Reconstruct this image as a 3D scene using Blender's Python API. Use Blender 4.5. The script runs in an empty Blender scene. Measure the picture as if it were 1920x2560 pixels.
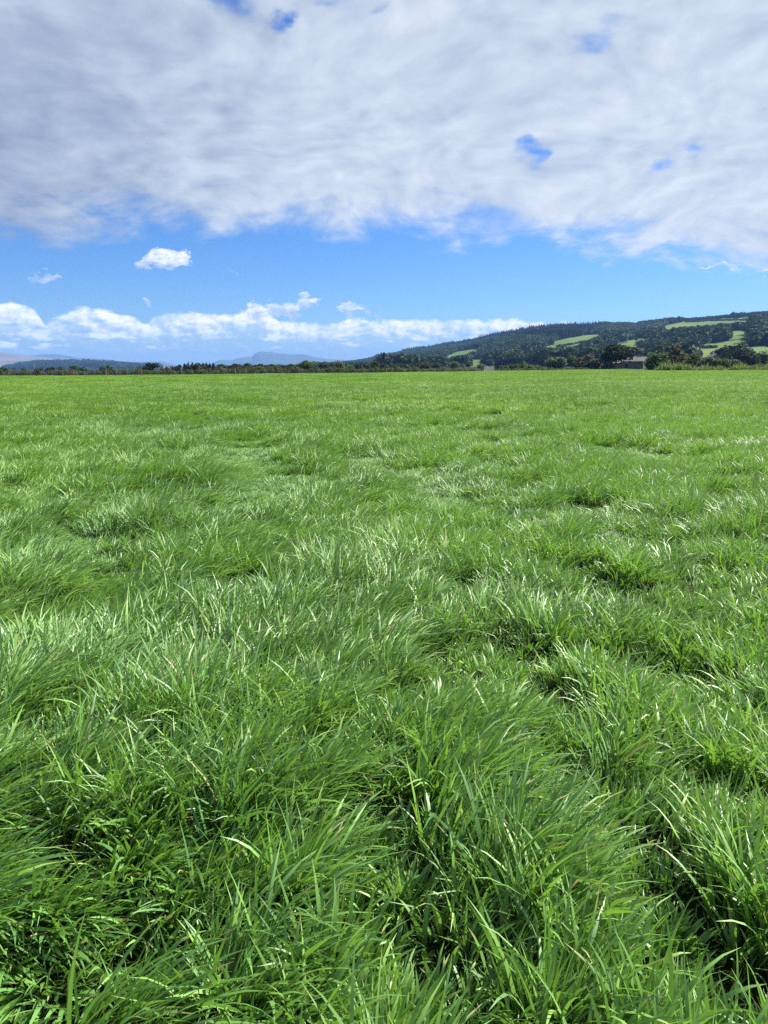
import bpy, math, random
import numpy as np
from mathutils import Vector, Matrix

scene = bpy.context.scene
COL = scene.collection
PI = math.pi
R = math.radians

# ------------------------------------------------------------------ camera
W0, H0 = 1920.0, 2560.0            # the photograph's own size
FPX = 26.0 / 36.0 * H0             # focal length in its pixels
CAM = Vector((0, 0, 1.62))
PITCH = math.atan(365.0 / FPX)     # looking a little down
ROLL = 0.0083
U0 = Vector((0, math.sin(PITCH), math.cos(PITCH)))
FWD = Vector((0, math.cos(PITCH), -math.sin(PITCH)))
RT = Vector((1, 0, 0)) * math.cos(ROLL) - U0 * math.sin(ROLL)
UP = Vector((1, 0, 0)) * math.sin(ROLL) + U0 * math.cos(ROLL)
cam_data = bpy.data.cameras.new('camera')
cam_data.sensor_fit = 'VERTICAL'
cam_data.sensor_height = 36
cam_data.lens = 26
cam_data.clip_start = 0.05
cam_data.clip_end = 60000
cam = bpy.data.objects.new('camera', cam_data)
COL.objects.link(cam)
M = Matrix((RT, UP, -FWD)).transposed().to_4x4()
M.translation = CAM
cam.matrix_world = M
scene.camera = cam

# ------------------------------------------------------------------ light
SUN_EL, SUN_AZ = R(41), R(58)      # azimuth measured from +Y towards +X
SUN_DIR = Vector((math.sin(SUN_AZ) * math.cos(SUN_EL), math.cos(SUN_AZ) * math.cos(SUN_EL), math.sin(SUN_EL)))
sun_d = bpy.data.lights.new('sun', 'SUN')
sun_d.energy = 5.0
sun_d.angle = R(0.53)
sun_d.color = (1.0, 0.95, 0.87)
sun = bpy.data.objects.new('sun', sun_d)
COL.objects.link(sun)
sun.rotation_euler = SUN_DIR.to_track_quat('Z', 'Y').to_euler()
sun.location = (0, 0, 50)

scene.view_settings.view_transform = 'Standard'
scene.view_settings.look = 'None'
scene.view_settings.gamma = 1
scene.view_settings.use_curve_mapping = False
scene.view_settings.exposure = 1.5
scene.cycles.max_bounces = 8
scene.cycles.diffuse_bounces = 1
scene.cycles.glossy_bounces = 2
scene.cycles.transmission_bounces = 4
scene.cycles.volume_bounces = 0
scene.cycles.transparent_max_bounces = 8
scene.cycles.sample_clamp_indirect = 6
scene.cycles.use_denoising = False


def ray(px, py):
    d = FWD + RT * ((px - W0 / 2) / FPX) + UP * ((H0 / 2 - py) / FPX)
    return d


def at(px, py, Y):
    d = ray(px, py)
    return CAM + d * (Y / d.y)


def ground_pt(px, py, z=0.0):
    d = ray(px, py)
    return CAM + d * ((z - CAM.z) / d.z)


def horizon_y(px):
    lo, hi = 700.0, 1100.0
    for _ in range(40):
        m = (lo + hi) / 2
        if ray(px, m).z > 0:
            lo = m
        else:
            hi = m
    return lo


def xratio(px):
    d = ray(px, horizon_y(px))
    return d.x / d.y


# ---- a tiny node helper
class NT:
    def __init__(s, tree):
        s.t = tree
        s.n = tree.nodes
        s.l = tree.links

    def new(s, typ, **kw):
        nd = s.n.new(typ)
        for k, v in kw.items():
            setattr(nd, k, v)
        return nd

    def put(s, sock, v):
        if v is None:
            return
        if isinstance(v, bpy.types.NodeSocket):
            s.l.new(v, sock)
        else:
            sock.default_value = v

    def math(s, op, a, b=None, c=None, clamp=False):
        nd = s.new('ShaderNodeMath', operation=op, use_clamp=clamp)
        s.put(nd.inputs[0], a)
        s.put(nd.inputs[1], b)
        s.put(nd.inputs[2], c)
        return nd.outputs[0]

    def smooth(s, x, lo, hi, a=0.0, b=1.0):
        nd = s.new('ShaderNodeMapRange', interpolation_type='SMOOTHSTEP')
        s.put(nd.inputs['Value'], x)
        s.put(nd.inputs['From Min'], lo)
        s.put(nd.inputs['From Max'], hi)
        s.put(nd.inputs['To Min'], a)
        s.put(nd.inputs['To Max'], b)
        return nd.outputs['Result']

    def lin(s, x, lo, hi, a=0.0, b=1.0):
        nd = s.new('ShaderNodeMapRange')
        s.put(nd.inputs['Value'], x)
        s.put(nd.inputs['From Min'], lo)
        s.put(nd.inputs['From Max'], hi)
        s.put(nd.inputs['To Min'], a)
        s.put(nd.inputs['To Max'], b)
        return nd.outputs['Result']

    def xyz(s, x, y, z=0.0):
        nd = s.new('ShaderNodeCombineXYZ')
        s.put(nd.inputs[0], x)
        s.put(nd.inputs[1], y)
        s.put(nd.inputs[2], z)
        return nd.outputs[0]

    def noise(s, vec, scale, detail=4.0, rough=0.55, dist=0.0, lac=2.0):
        nd = s.new('ShaderNodeTexNoise')
        s.put(nd.inputs['Vector'], vec)
        nd.inputs['Scale'].default_value = scale
        nd.inputs['Detail'].default_value = detail
        nd.inputs['Roughness'].default_value = rough
        nd.inputs['Distortion'].default_value = dist
        nd.inputs['Lacunarity'].default_value = lac
        return nd.outputs['Fac']

    def mix(s, f, a, b, blend='MIX'):
        nd = s.new('ShaderNodeMix', data_type='RGBA', blend_type=blend)
        s.put(nd.inputs[0], f)
        for k, v in ((6, a), (7, b)):
            if isinstance(v, tuple) and len(v) == 3:
                v = v + (1.0,)
            s.put(nd.inputs[k], v)
        return nd.outputs[2]

    def ramp(s, x, stops, interp='LINEAR'):
        nd = s.new('ShaderNodeValToRGB')
        cr = nd.color_ramp
        cr.interpolation = interp
        while len(cr.elements) < len(stops):
            cr.elements.new(0.5)
        for e, (p, c) in zip(cr.elements, stops):
            e.position = p
            e.color = (c, c, c, 1) if not isinstance(c, tuple) else c + (1.0,)
        s.put(nd.inputs[0], x)
        return nd.outputs[0]


# ------------------------------------------------------------------ sky
ZS = 0.30                          # the layer curves down towards the horizon


def deck_xy(px, py):               # where the view ray meets a cloud layer one unit up
    d = ray(px, py).normalized()
    return d.x / (d.z + ZS), d.y / (d.z + ZS)


def dir_uv(px, py):                # azimuth and elevation slope of a view ray
    d = ray(px, py)
    return math.atan2(d.x, d.y), d.z / math.hypot(d.x, d.y)


def build_world():
    w = bpy.data.worlds.new('World')
    scene.world = w
    w.use_nodes = True
    w.node_tree.nodes.clear()
    N = NT(w.node_tree)
    out = N.new('ShaderNodeOutputWorld')
    bg = N.new('ShaderNodeBackground')
    N.l.new(bg.outputs[0], out.inputs[0])
    sky = N.new('ShaderNodeTexSky', sky_type='NISHITA', sun_disc=False)
    sky.sun_elevation = SUN_EL
    sky.sun_rotation = SUN_AZ
    sky.altitude = 50
    sky.air_density = 1.0
    sky.dust_density = 0.1
    sky.ozone_density = 2.5
    hsv = N.new('ShaderNodeHueSaturation')
    hsv.inputs['Saturation'].default_value = 1.22
    hsv.inputs['Value'].default_value = 1.0
    N.l.new(sky.outputs[0], hsv.inputs['Color'])
    STR = 0.1
    tc = N.new('ShaderNodeTexCoord')
    sep = N.new('ShaderNodeSeparateXYZ')
    N.l.new(tc.outputs['Generated'], sep.inputs[0])
    x, y, z = sep.outputs
    zc = N.math('MAXIMUM', N.math('ADD', z, ZS), 0.03)
    X = N.math('DIVIDE', x, zc)
    Y = N.math('DIVIDE', y, zc)
    P = N.xyz(X, Y)
    # ---- the big cloud deck
    # warp
    wn = N.new('ShaderNodeTexNoise')
    N.l.new(P, wn.inputs['Vector'])
    wn.inputs['Scale'].default_value = 1.6
    wn.inputs['Detail'].default_value = 2
    vm = N.new('ShaderNodeVectorMath', operation='MULTIPLY_ADD')
    N.l.new(wn.outputs['Color'], vm.inputs[0])
    vm.inputs[1].default_value = (0.4, 0.4, 0)
    N.l.new(P, vm.inputs[2])
    PW = vm.outputs[0]
    n1 = N.noise(PW, 1.8, 3, 0.5)            # big masses
    n2 = N.noise(PW, 6.0, 5, 0.5)            # lumps
    n3 = N.noise(PW, 17.0, 5, 0.58)            # fine
    # edge of the deck: a line in the layer's plane
    ea = [deck_xy(a, b) for a, b in ((200, 590), (1000, 640), (1900, 690))]
    (x1, y1), (x2, y2), (x3, y3) = ea
    A = np.array([[x1, 1], [x2, 1], [x3, 1]])
    sl, ic = np.linalg.lstsq(A, np.array([y1, y2, y3]), rcond=None)[0]
    edge = N.math('SUBTRACT', N.math('MULTIPLY_ADD', X, float(sl), float(ic)), Y)   # > 0 inside the deck
    edge = N.math('DIVIDE', edge, N.math('MULTIPLY_ADD', N.math('ABSOLUTE', Y), 0.0, 1.0))
    ew = N.math('MULTIPLY_ADD', N.math('SUBTRACT', n2, 0.5), 0.5, edge)
    ew = N.math('MULTIPLY_ADD', N.math('SUBTRACT', n3, 0.5), 0.28, ew)
    inside = N.smooth(ew, -0.02, 0.26)
    lump = N.math('ADD', N.math('MULTIPLY', n1, 0.5), N.math('ADD', N.math('MULTIPLY', n2, 0.75), N.math('MULTIPLY', n3, 0.3)))
    # holes where blue shows through, and a thin grey veil at the left
    hole = None
    hw = N.new('ShaderNodeTexNoise')
    N.l.new(P, hw.inputs['Vector'])
    hw.inputs['Scale'].default_value = 14
    hw.inputs['Detail'].default_value = 4
    hs_ = N.new('ShaderNodeSeparateColor')
    N.l.new(hw.outputs['Color'], hs_.inputs[0])
    HX = N.math('MULTIPLY_ADD', N.math('SUBTRACT', hs_.outputs[0], 0.5), 0.11, X)
    HY = N.math('MULTIPLY_ADD', N.math('SUBTRACT', hs_.outputs[1], 0.5), 0.11, Y)
    for (hx, hy, rx, ry, k) in ((1322, 362, 34, 36, .50), (1345, 400, 22, 24, .45), (1652, 415, 24, 26, .50), (1745, 372, 50, 14, .34),
                                (705, 55, 40, 36, .75), (960, 22, 40, 24, .60), (1480, 105, 60, 60, .36), (1570, 40, 60, 40, .36),
                                (120, 380, 80, 34, .22), (405, 420, 90, 32, .26), (60, 480, 150, 60, .10), (470, 490, 60, 16, .3),
                                (1370, 15, 70, 30, .3), (1240, 340, 120, 30, .12), (280, 500, 200, 40, .22), (560, 10, 60, 40, .4), (840, 5, 60, 26, .4), (1160, 10, 60, 24, .36),
                                (1600, 320, 260, 60, .12), (1850, 260, 90, 40, .15)):
        cx, cy = deck_xy(hx, hy)
        ax, ay = deck_xy(hx + rx, hy)
        bx_, by_ = deck_xy(hx, hy + ry)
        sx_, sy_ = abs(ax - cx), abs(by_ - cy)
        dx = N.math('DIVIDE', N.math('SUBTRACT', HX, cx), sx_)
        dy = N.math('DIVIDE', N.math('SUBTRACT', HY, cy), sy_)
        r2 = N.math('ADD', N.math('MULTIPLY', dx, dx), N.math('MULTIPLY', dy, dy))
        g = N.math('MULTIPLY', N.math('EXPONENT', N.math('MULTIPLY', r2, -0.8)), k)
        hole = g if hole is None else N.math('ADD', hole, g)
    hole = N.math('MULTIPLY', hole, N.math('MULTIPLY_ADD', n3, 1.3, -0.05))
    dens = N.math('SUBTRACT', lump, hole)
    cover = N.math('MULTIPLY', N.smooth(dens, 0.28, 0.64), inside)
    cover = N.math('MULTIPLY', cover, 0.985)
    # brightness of the deck
    leftd = N.smooth(X, -1.15, 0.1)            # darker and more violet towards the left
    near = N.smooth(edge, -0.05, 0.8, 1.0, 0.45)
    b = N.math('MULTIPLY_ADD', N.math('SUBTRACT', n2, 0.5), 0.46, 0.07)
    b = N.math('MULTIPLY_ADD', N.math('SUBTRACT', n3, 0.5), 0.42, b)
    b = N.math('MULTIPLY_ADD', N.math('SUBTRACT', n1, 0.5), 0.4, b)
    vs = N.new('ShaderNodeVectorMath', operation='ADD')
    N.l.new(PW, vs.inputs[0])
    vs.inputs[1].default_value = (0.03, 0.02, 0)
    n2s = N.noise(vs.outputs[0], 6.0, 5, 0.5)
    b = N.math('MULTIPLY_ADD', N.math('SUBTRACT', n2, n2s), 0.75, b)      # sunward sides of the lumps are lighter
    b = N.math('MULTIPLY_ADD', leftd, 0.58, b)
    b = N.math('MULTIPLY_ADD', near, 0.22, b)
    deck_col = N.new('ShaderNodeValToRGB')
    cr = deck_col.color_ramp
    for _ in range(2):
        cr.elements.new(0.5)
    for e, (p, c) in zip(cr.elements, ((0.1, (0.20, 0.25, 0.37)), (0.42, (0.325, 0.385, 0.50)), (0.72, (0.46, 0.53, 0.63)), (1.0, (0.60, 0.655, 0.735)))):
        e.position = p
        e.color = c + (1,)
    N.l.new(N.math('MULTIPLY', b, 1.0, clamp=True), deck_col.inputs[0])
    skyc = N.new('ShaderNodeVectorMath', operation='MULTIPLY')
    N.l.new(hsv.outputs[0], skyc.inputs[0])
    skyc.inputs[1].default_value = (STR * 0.50, STR * 0.71, STR * 1.08)
    base = skyc.outputs[0]
    # ---- low cumulus bank over the horizon, in azimuth / elevation
    u = N.math('ARCTAN2', x, y)
    hyp = N.math('SQRT', N.math('ADD', N.math('MULTIPLY', x, x), N.math('MULTIPLY', y, y)))
    v = N.math('DIVIDE', z, N.math('MAXIMUM', hyp, 0.01))
    UV = N.xyz(N.math('MULTIPLY', u, 1.0), N.math('MULTIPLY', v, 1.6))
    c1 = N.noise(UV, 14, 5, 0.55)
    c2 = N.noise(UV, 48, 4, 0.6)
    prof = [(-400, 775), (-100, 765), (0, 758), (48, 760), (88, 775), (112, 812), (135, 790), (200, 770), (255, 773), (305, 788), (345, 792), (364, 812), (385, 786),
            (430, 778), (480, 777), (520, 790), (585, 786), (660, 775), (700, 806), (760, 803), (850, 802), (890, 788), (935, 800), (1015, 800),
            (1110, 797), (1130, 792), (1190, 800), (1300, 799), (1400, 806), (1500, 816), (1700, 850)]
    us = [dir_uv(a, b) for a, b in prof]
    umin, umax = us[0][0], us[-1][0]
    vmax = 0.12
    un = N.lin(u, umin, umax)
    top = N.ramp(un, [((a - umin) / (umax - umin), b / vmax) for a, b in us])
    top = N.math('MULTIPLY', top, vmax)
    h = N.math('SUBTRACT', top, v)             # > 0 below the cloud top
    hn = N.math('MULTIPLY_ADD', N.math('SUBTRACT', c2, 0.5), 0.014, N.math('MULTIPLY_ADD', N.math('SUBTRACT', c1, 0.5), 0.016, h))
    a_top = N.smooth(hn, -0.0012, 0.0045)
    foot = N.math('MULTIPLY_ADD', N.math('SUBTRACT', c1, 0.5), 0.02, v)
    a_bot = N.smooth(foot, 0.024, 0.046)
    gaps = N.smooth(N.math('ADD', c1, N.math('MULTIPLY', c2, 0.3)), 0.50, 0.68, 0.45, 1.0)
    cum = N.math('MULTIPLY', N.math('MULTIPLY', a_top, a_bot), gaps)
    veil = N.math('MULTIPLY', N.smooth(hn, 0.0, 0.02), 0.22)
    cum = N.math('MAXIMUM', cum, veil)
    # light on the bank: bright knobbly tops, blue-grey bases
    relief = N.noise(N.xyz(N.math('SUBTRACT', u, 0.006), N.math('MULTIPLY', N.math('SUBTRACT', v, 0.004), 1.6)), 48, 4, 0.6)
    lit = N.math('SUBTRACT', c2, relief)
    cb = N.math('ADD', N.smooth(hn, 0.0, 0.034, 0.86, 0.22), N.math('MULTIPLY', lit, 2.2))
    cb = N.math('MULTIPLY_ADD', N.math('SUBTRACT', c1, 0.5), 0.7, cb)
    cum_col = N.ramp(cb, [(0.0, (0.36, 0.50, 0.70)), (0.35, (0.50, 0.62, 0.77)), (0.6, (0.70, 0.77, 0.86)), (0.95, (0.92, 0.93, 0.94))])
    col = N.mix(cum, base, cum_col)
    # second, lower row of small puffs
    c3 = N.noise(N.xyz(u, N.math('MULTIPLY', v, 3.0)), 30, 3, 0.5)
    row = N.math('MULTIPLY', N.smooth(v, 0.020, 0.028), N.smooth(v, 0.040, 0.046, 1.0, 0.0))
    pf = N.math('MULTIPLY', N.smooth(c3, 0.52, 0.66), row)
    pf = N.math('MULTIPLY', pf, N.smooth(u, 0.05, 0.2, 0.9, 0.2))
    col = N.mix(pf, col, (0.85, 0.90, 0.95))
    # single small clouds
    wx = N.math('MULTIPLY', N.math('SUBTRACT', N.noise(UV, 30, 4, 0.6), 0.5), 0.085)
    wy = N.math('MULTIPLY', N.math('SUBTRACT', N.noise(UV, 37, 4, 0.6), 0.5), 0.045)
    uw = N.math('ADD', u, wx)
    vw = N.math('ADD', v, wy)
    for (cx, cy, rx, ry, op, br) in ((425, 645, 36, 24, 1.0, .95), (385, 661, 50, 15, .9, .6), (455, 648, 28, 13, .9, .75), (118, 688, 22, 12, .7, .6), (100, 697, 30, 8, .4, .5),
                                     (372, 755, 16, 12, .55, .55), (640, 776, 44, 18, .95, .9), (700, 778, 50, 13, .8, .75), (765, 753, 30, 12, .85, .8),
                                     (735, 768, 40, 12, .7, .7), (878, 772, 18, 14, .7, .75), (900, 776, 24, 6, .4, .6), (583, 677, 8, 6, .25, .5), (940, 788, 12, 6, .3, .5),
                                     (1790, 672, 50, 6, .6, .8), (1905, 668, 24, 9, .8, .8), (1915, 697, 9, 4, .6, .8)):
        cu, cv = dir_uv(cx, cy)
        du = abs(dir_uv(cx + rx, cy)[0] - cu)
        dv = abs(dir_uv(cx, cy - ry)[1] - cv)
        ex = N.math('DIVIDE', N.math('SUBTRACT', uw, cu), du)
        ey = N.math('DIVIDE', N.math('SUBTRACT', vw, cv), dv)
        r2 = N.math('ADD', N.math('MULTIPLY', ex, ex), N.math('MULTIPLY', ey, ey))
        al = N.math('MULTIPLY', N.smooth(r2, 0.25, 1.5, 1.0, 0.0), op)
        sh = N.math('MULTIPLY_ADD', lit, 2.0, N.math('MULTIPLY_ADD', ey, 0.38, br - 0.22))
        cc = N.ramp(sh, [(0.2, (0.42, 0.52, 0.72)), (0.6, (0.62, 0.69, 0.80)), (0.95, (0.86, 0.87, 0.90))])
        col = N.mix(al, col, cc)
    col = N.mix(cover, col, deck_col.outputs[0])
    # below the horizon the world stays a dull ground tone
    col = N.mix(N.smooth(z, -0.02, -0.001), (0.06, 0.09, 0.05), col)
    N.l.new(col, bg.inputs['Color'])
    bg.inputs['Strength'].default_value = 0.465
    w.cycles.sampling_method = 'MANUAL'
    w.cycles.sample_map_resolution = 512


build_world()

# ------------------------------------------------------------------ numpy noise
rng = np.random.default_rng(7)


def hash2(ix, iy, seed):
    h = (ix.astype(np.int64) * 374761393 + iy.astype(np.int64) * 668265263 + seed * 1442695041) & 0xFFFFFFFF
    h = ((h ^ (h >> 13)) * 1274126177) & 0xFFFFFFFF
    return ((h ^ (h >> 16)) & 0xFFFFFF) / float(0xFFFFFF)


def vnoise(x, y, seed=0):
    x = np.asarray(x, float)
    y = np.asarray(y, float)
    ix, iy = np.floor(x), np.floor(y)
    fx, fy = x - ix, y - iy
    fx = fx * fx * (3 - 2 * fx)
    fy = fy * fy * (3 - 2 * fy)
    a = hash2(ix, iy, seed)
    b = hash2(ix + 1, iy, seed)
    c = hash2(ix, iy + 1, seed)
    d = hash2(ix + 1, iy + 1, seed)
    return (a * (1 - fx) + b * fx) * (1 - fy) + (c * (1 - fx) + d * fx) * fy


def fbm(x, y, seed=0, oct=3):
    s, a, t = 0.0, 1.0, 0.0
    for o in range(oct):
        s = s + a * vnoise(x * 2 ** o + 17.3 * o, y * 2 ** o - 9.1 * o, seed + o)
        t += a
        a *= 0.5
    return s / t


# ------------------------------------------------------------------ mesh helpers
def link_mesh(name, verts, faces, mats, parent=None, smooth=False, midx=None):
    me = bpy.data.meshes.new(name)
    me.from_pydata([tuple(v) for v in verts], [], faces)
    for m in (mats if isinstance(mats, (list, tuple)) else [mats]):
        me.materials.append(m)
    if midx is not None:
        me.polygons.foreach_set('material_index', midx)
    if smooth:
        me.polygons.foreach_set('use_smooth', [True] * len(me.polygons))
    me.update()
    o = bpy.data.objects.new(name, me)
    COL.objects.link(o)
    o.parent = parent
    return o


def fast_mesh(name, co, quads, mats, attrs=None, smooth=True, tris=False):
    """co (n,3); quads (m,4) or (m,3)"""
    me = bpy.data.meshes.new(name)
    k = quads.shape[1]
    me.vertices.add(len(co))
    me.vertices.foreach_set('co', np.ascontiguousarray(co, dtype=np.float32).ravel())
    me.loops.add(quads.size)
    me.loops.foreach_set('vertex_index', quads.astype(np.int32).ravel())
    me.polygons.add(len(quads))
    me.polygons.foreach_set('loop_start', np.arange(0, quads.size, k, dtype=np.int32))
    me.polygons.foreach_set('loop_total', np.full(len(quads), k, dtype=np.int32))
    for m in (mats if isinstance(mats, (list, tuple)) else [mats]):
        me.materials.append(m)
    for nm, (typ, arr) in (attrs or {}).items():
        a = me.attributes.new(nm, typ, 'POINT')
        a.data.foreach_set('vector' if typ == 'FLOAT_VECTOR' else 'value', np.ascontiguousarray(arr).ravel())
    me.update(calc_edges=True)
    if smooth:
        me.polygons.foreach_set('use_smooth', np.ones(len(quads), dtype=bool))
    return me


def obj(name, me, parent=None, loc=(0, 0, 0), rz=0.0, scale=(1, 1, 1)):
    o = bpy.data.objects.new(name, me)
    COL.objects.link(o)
    o.parent = parent
    o.location = loc
    o.rotation_euler = (0, 0, rz)
    o.scale = scale
    return o


def tag(o, label=None, cat=None, group=None, kind=None):
    if label:
        o['label'] = label
    if cat:
        o['category'] = cat
    if group:
        o['group'] = group
    if kind:
        o['kind'] = kind
    return o


def box(x0, x1, y0, y1, z0, z1):
    v = [(x0, y0, z0), (x1, y0, z0), (x1, y1, z0), (x0, y1, z0), (x0, y0, z1), (x1, y0, z1), (x1, y1, z1), (x0, y1, z1)]
    f = [(0, 3, 2, 1), (4, 5, 6, 7), (0, 1, 5, 4), (1, 2, 6, 5), (2, 3, 7, 6), (3, 0, 4, 7)]
    return v, f


def merge(parts):
    V, F = [], []
    for v, f in parts:
        k = len(V)
        V += list(v)
        F += [tuple(i + k for i in q) for q in f]
    return V, F


# ------------------------------------------------------------------ materials
def principled(name, rough=0.8, spec=0.3):
    m = bpy.data.materials.new(name)
    m.use_nodes = True
    N = NT(m.node_tree)
    b = m.node_tree.nodes['Principled BSDF']
    b.inputs['Roughness'].default_value = rough
    b.inputs['Specular IOR Level'].default_value = spec
    return m, N, b


def noisy(name, c1, c2, scale, rough=0.85, spec=0.2, bump=0.0, detail=5, c3=None, scale3=1.0):
    m, N, b = principled(name, rough, spec)
    g = N.new('ShaderNodeNewGeometry')
    n = N.noise(g.outputs['Position'], scale, detail, 0.6)
    col = N.mix(N.smooth(n, 0.35, 0.65), c1, c2)
    if c3:
        n3 = N.noise(g.outputs['Position'], scale3, 4, 0.6)
        col = N.mix(N.smooth(n3, 0.5, 0.7), col, c3)
    N.put(b.inputs['Base Color'], col)
    if bump:
        bp = N.new('ShaderNodeBump')
        bp.inputs['Strength'].default_value = bump
        N.l.new(n, bp.inputs['Height'])
        N.l.new(bp.outputs[0], b.inputs['Normal'])
    return m


def leaf_mat(name, c1, c2, trans=0.36, rough=0.7, spec=0.06, vary=0.22):
    """foliage: colour differs from leaf clump to leaf clump and from tree to tree"""
    m = bpy.data.materials.new(name)
    m.use_nodes = True
    N = NT(m.node_tree)
    N.n.clear()
    out = N.new('ShaderNodeOutputMaterial')
    g = N.new('ShaderNodeNewGeometry')
    oi = N.new('ShaderNodeObjectInfo')
    r = g.outputs['Random Per Island']
    col = N.mix(r, c1, c2)
    hs = N.new('ShaderNodeHueSaturation')
    N.l.new(col, hs.inputs['Color'])
    N.l.new(N.lin(oi.outputs['Random'], 0, 1, 1 - vary, 1 + vary), hs.inputs['Value'])
    N.l.new(N.lin(oi.outputs['Random'], 0, 1, 0.485, 0.512), hs.inputs['Hue'])
    b = N.new('ShaderNodeBsdfPrincipled')
    N.l.new(hs.outputs[0], b.inputs['Base Color'])
    b.inputs['Roughness'].default_value = rough
    b.inputs['Specular IOR Level'].default_value = spec
    t = N.new('ShaderNodeBsdfTranslucent')
    N.l.new(hs.outputs[0], t.inputs['Color'])
    mx = N.new('ShaderNodeMixShader')
    mx.inputs[0].default_value = trans
    N.l.new(b.outputs[0], mx.inputs[1])
    N.l.new(t.outputs[0], mx.inputs[2])
    N.l.new(mx.outputs[0], out.inputs[0])
    return m


def grass_mat(name='grass_blades', rough=0.55, spec=0.8, warm=1.0):
    m = bpy.data.materials.new(name)
    m.use_nodes = True
    N = NT(m.node_tree)
    N.n.clear()
    out = N.new('ShaderNodeOutputMaterial')
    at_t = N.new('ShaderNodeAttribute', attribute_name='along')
    at_r = N.new('ShaderNodeAttribute', attribute_name='rnd')
    at_i = N.new('ShaderNodeAttribute', attribute_name='hue')
    at_i.attribute_type = 'INSTANCER'
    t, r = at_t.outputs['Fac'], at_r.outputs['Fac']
    g = N.new('ShaderNodeNewGeometry')
    patch = N.noise(g.outputs['Position'], 0.22, 3, 0.55)
    patch2 = N.noise(g.outputs['Position'], 0.05, 3, 0.55)
    # bluish dark green to bright yellow green, by blade and by patch of the field
    mixf = N.math('ADD', N.math('MULTIPLY', r, 0.95), N.math('ADD', N.math('MULTIPLY', N.math('SUBTRACT', patch, 0.5), 1.2), 0.08))
    mixf = N.math('ADD', mixf, N.math('MULTIPLY', N.math('SUBTRACT', patch2, 0.5), 1.2), clamp=True)
    col = N.ramp(mixf, [(0.0, (0.058, 0.170, 0.036)), (0.5, (0.142, 0.306, 0.050)), (1.0, (0.265, 0.440, 0.075))])
    if warm != 1.0:
        vmul = N.new('ShaderNodeVectorMath', operation='MULTIPLY')
        N.l.new(col, vmul.inputs[0])
        vmul.inputs[1].default_value = (warm, 1.0 + (warm - 1) * 0.3, 1.0 - (warm - 1) * 2.1)
        col = vmul.outputs[0]
    # shade of the gaps between blades painted into the blade bases
    col = N.mix(N.smooth(t, 0.05, 0.45, 0.85, 0.0), col, (0.055, 0.060, 0.022))      # darkens the base to deepen the gaps, in a brown-green sheath tone
    # a few dry blades
    dry = N.math('MULTIPLY', N.math('GREATER_THAN', r, 0.985), 0.8)
    tip = N.math('MULTIPLY', N.smooth(N.math('FRACT', N.math('MULTIPLY', r, 37.0)), 0.86, 0.95), N.smooth(t, 0.72, 0.95))
    col = N.mix(tip, col, (0.34, 0.30, 0.12))
    col = N.mix(dry, col, (0.33, 0.25, 0.12))
    b = N.new('ShaderNodeBsdfPrincipled')
    N.l.new(col, b.inputs['Base Color'])
    b.inputs['Roughness'].default_value = rough
    b.inputs['Specular IOR Level'].default_value = spec
    tr = N.new('ShaderNodeBsdfTranslucent')
    tcol = N.mix(0.5, col, (0.23, 0.44, 0.025))
    N.l.new(tcol, tr.inputs['Color'])
    mx = N.new('ShaderNodeMixShader')
    mx.inputs[0].default_value = 0.28
    N.l.new(b.outputs[0], mx.inputs[1])
    N.l.new(tr.outputs[0], mx.inputs[2])
    N.l.new(mx.outputs[0], out.inputs[0])
    return m


MAT = {}
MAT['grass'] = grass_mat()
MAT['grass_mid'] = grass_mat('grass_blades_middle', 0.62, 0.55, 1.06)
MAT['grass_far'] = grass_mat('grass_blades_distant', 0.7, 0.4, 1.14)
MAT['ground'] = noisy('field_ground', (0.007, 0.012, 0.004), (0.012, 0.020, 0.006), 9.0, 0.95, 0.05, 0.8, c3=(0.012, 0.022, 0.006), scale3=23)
MAT['bark'] = noisy('bark', (0.05, 0.04, 0.03), (0.10, 0.085, 0.065), 9, 0.95, 0.1, 0.4)
MAT['post'] = noisy('weathered_wood', (0.16, 0.14, 0.11), (0.25, 0.22, 0.18), 14, 0.9, 0.1, 0.3)
MAT['wire'] = noisy('galvanised_wire', (0.22, 0.22, 0.22), (0.3, 0.3, 0.3), 5, 0.5, 0.5)
MAT['gate'] = noisy('galvanised_steel', (0.42, 0.43, 0.42), (0.55, 0.56, 0.55), 6, 0.5, 0.5)
MAT['stone'] = noisy('grey_fieldstone', (0.09, 0.08, 0.074), (0.18, 0.165, 0.15), 2.6, 0.95, 0.1, 0.6, c3=(0.10, 0.09, 0.09), scale3=5)
MAT['quoin'] = noisy('pale_limestone', (0.24, 0.23, 0.205), (0.32, 0.305, 0.28), 3, 0.9, 0.1, 0.3)
MAT['slate'] = noisy('lichen_slate', (0.085, 0.085, 0.08), (0.15, 0.145, 0.135), 1.6, 0.8, 0.25, 0.4)
MAT['render'] = noisy('whitewashed_wall', (0.58, 0.56, 0.52), (0.68, 0.66, 0.62), 0.8, 0.9, 0.1)
MAT['dark'] = noisy('dark_opening', (0.012, 0.012, 0.012), (0.02, 0.02, 0.02), 3, 0.9, 0.1)
MAT['leaf_oak'] = leaf_mat('oak_leaves', (0.036, 0.062, 0.016), (0.092, 0.135, 0.038))
MAT['leaf_dark'] = leaf_mat('dark_leaves', (0.014, 0.024, 0.010), (0.034, 0.048, 0.018))
MAT['leaf_brown'] = leaf_mat('brown_leaves', (0.044, 0.050, 0.022), (0.100, 0.100, 0.050))
MAT['leaf_pale'] = leaf_mat('willow_leaves', (0.060, 0.095, 0.030), (0.13, 0.175, 0.060))
MAT['leaf_grey'] = leaf_mat('grey_green_leaves', (0.060, 0.082, 0.040), (0.135, 0.16, 0.080))
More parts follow.
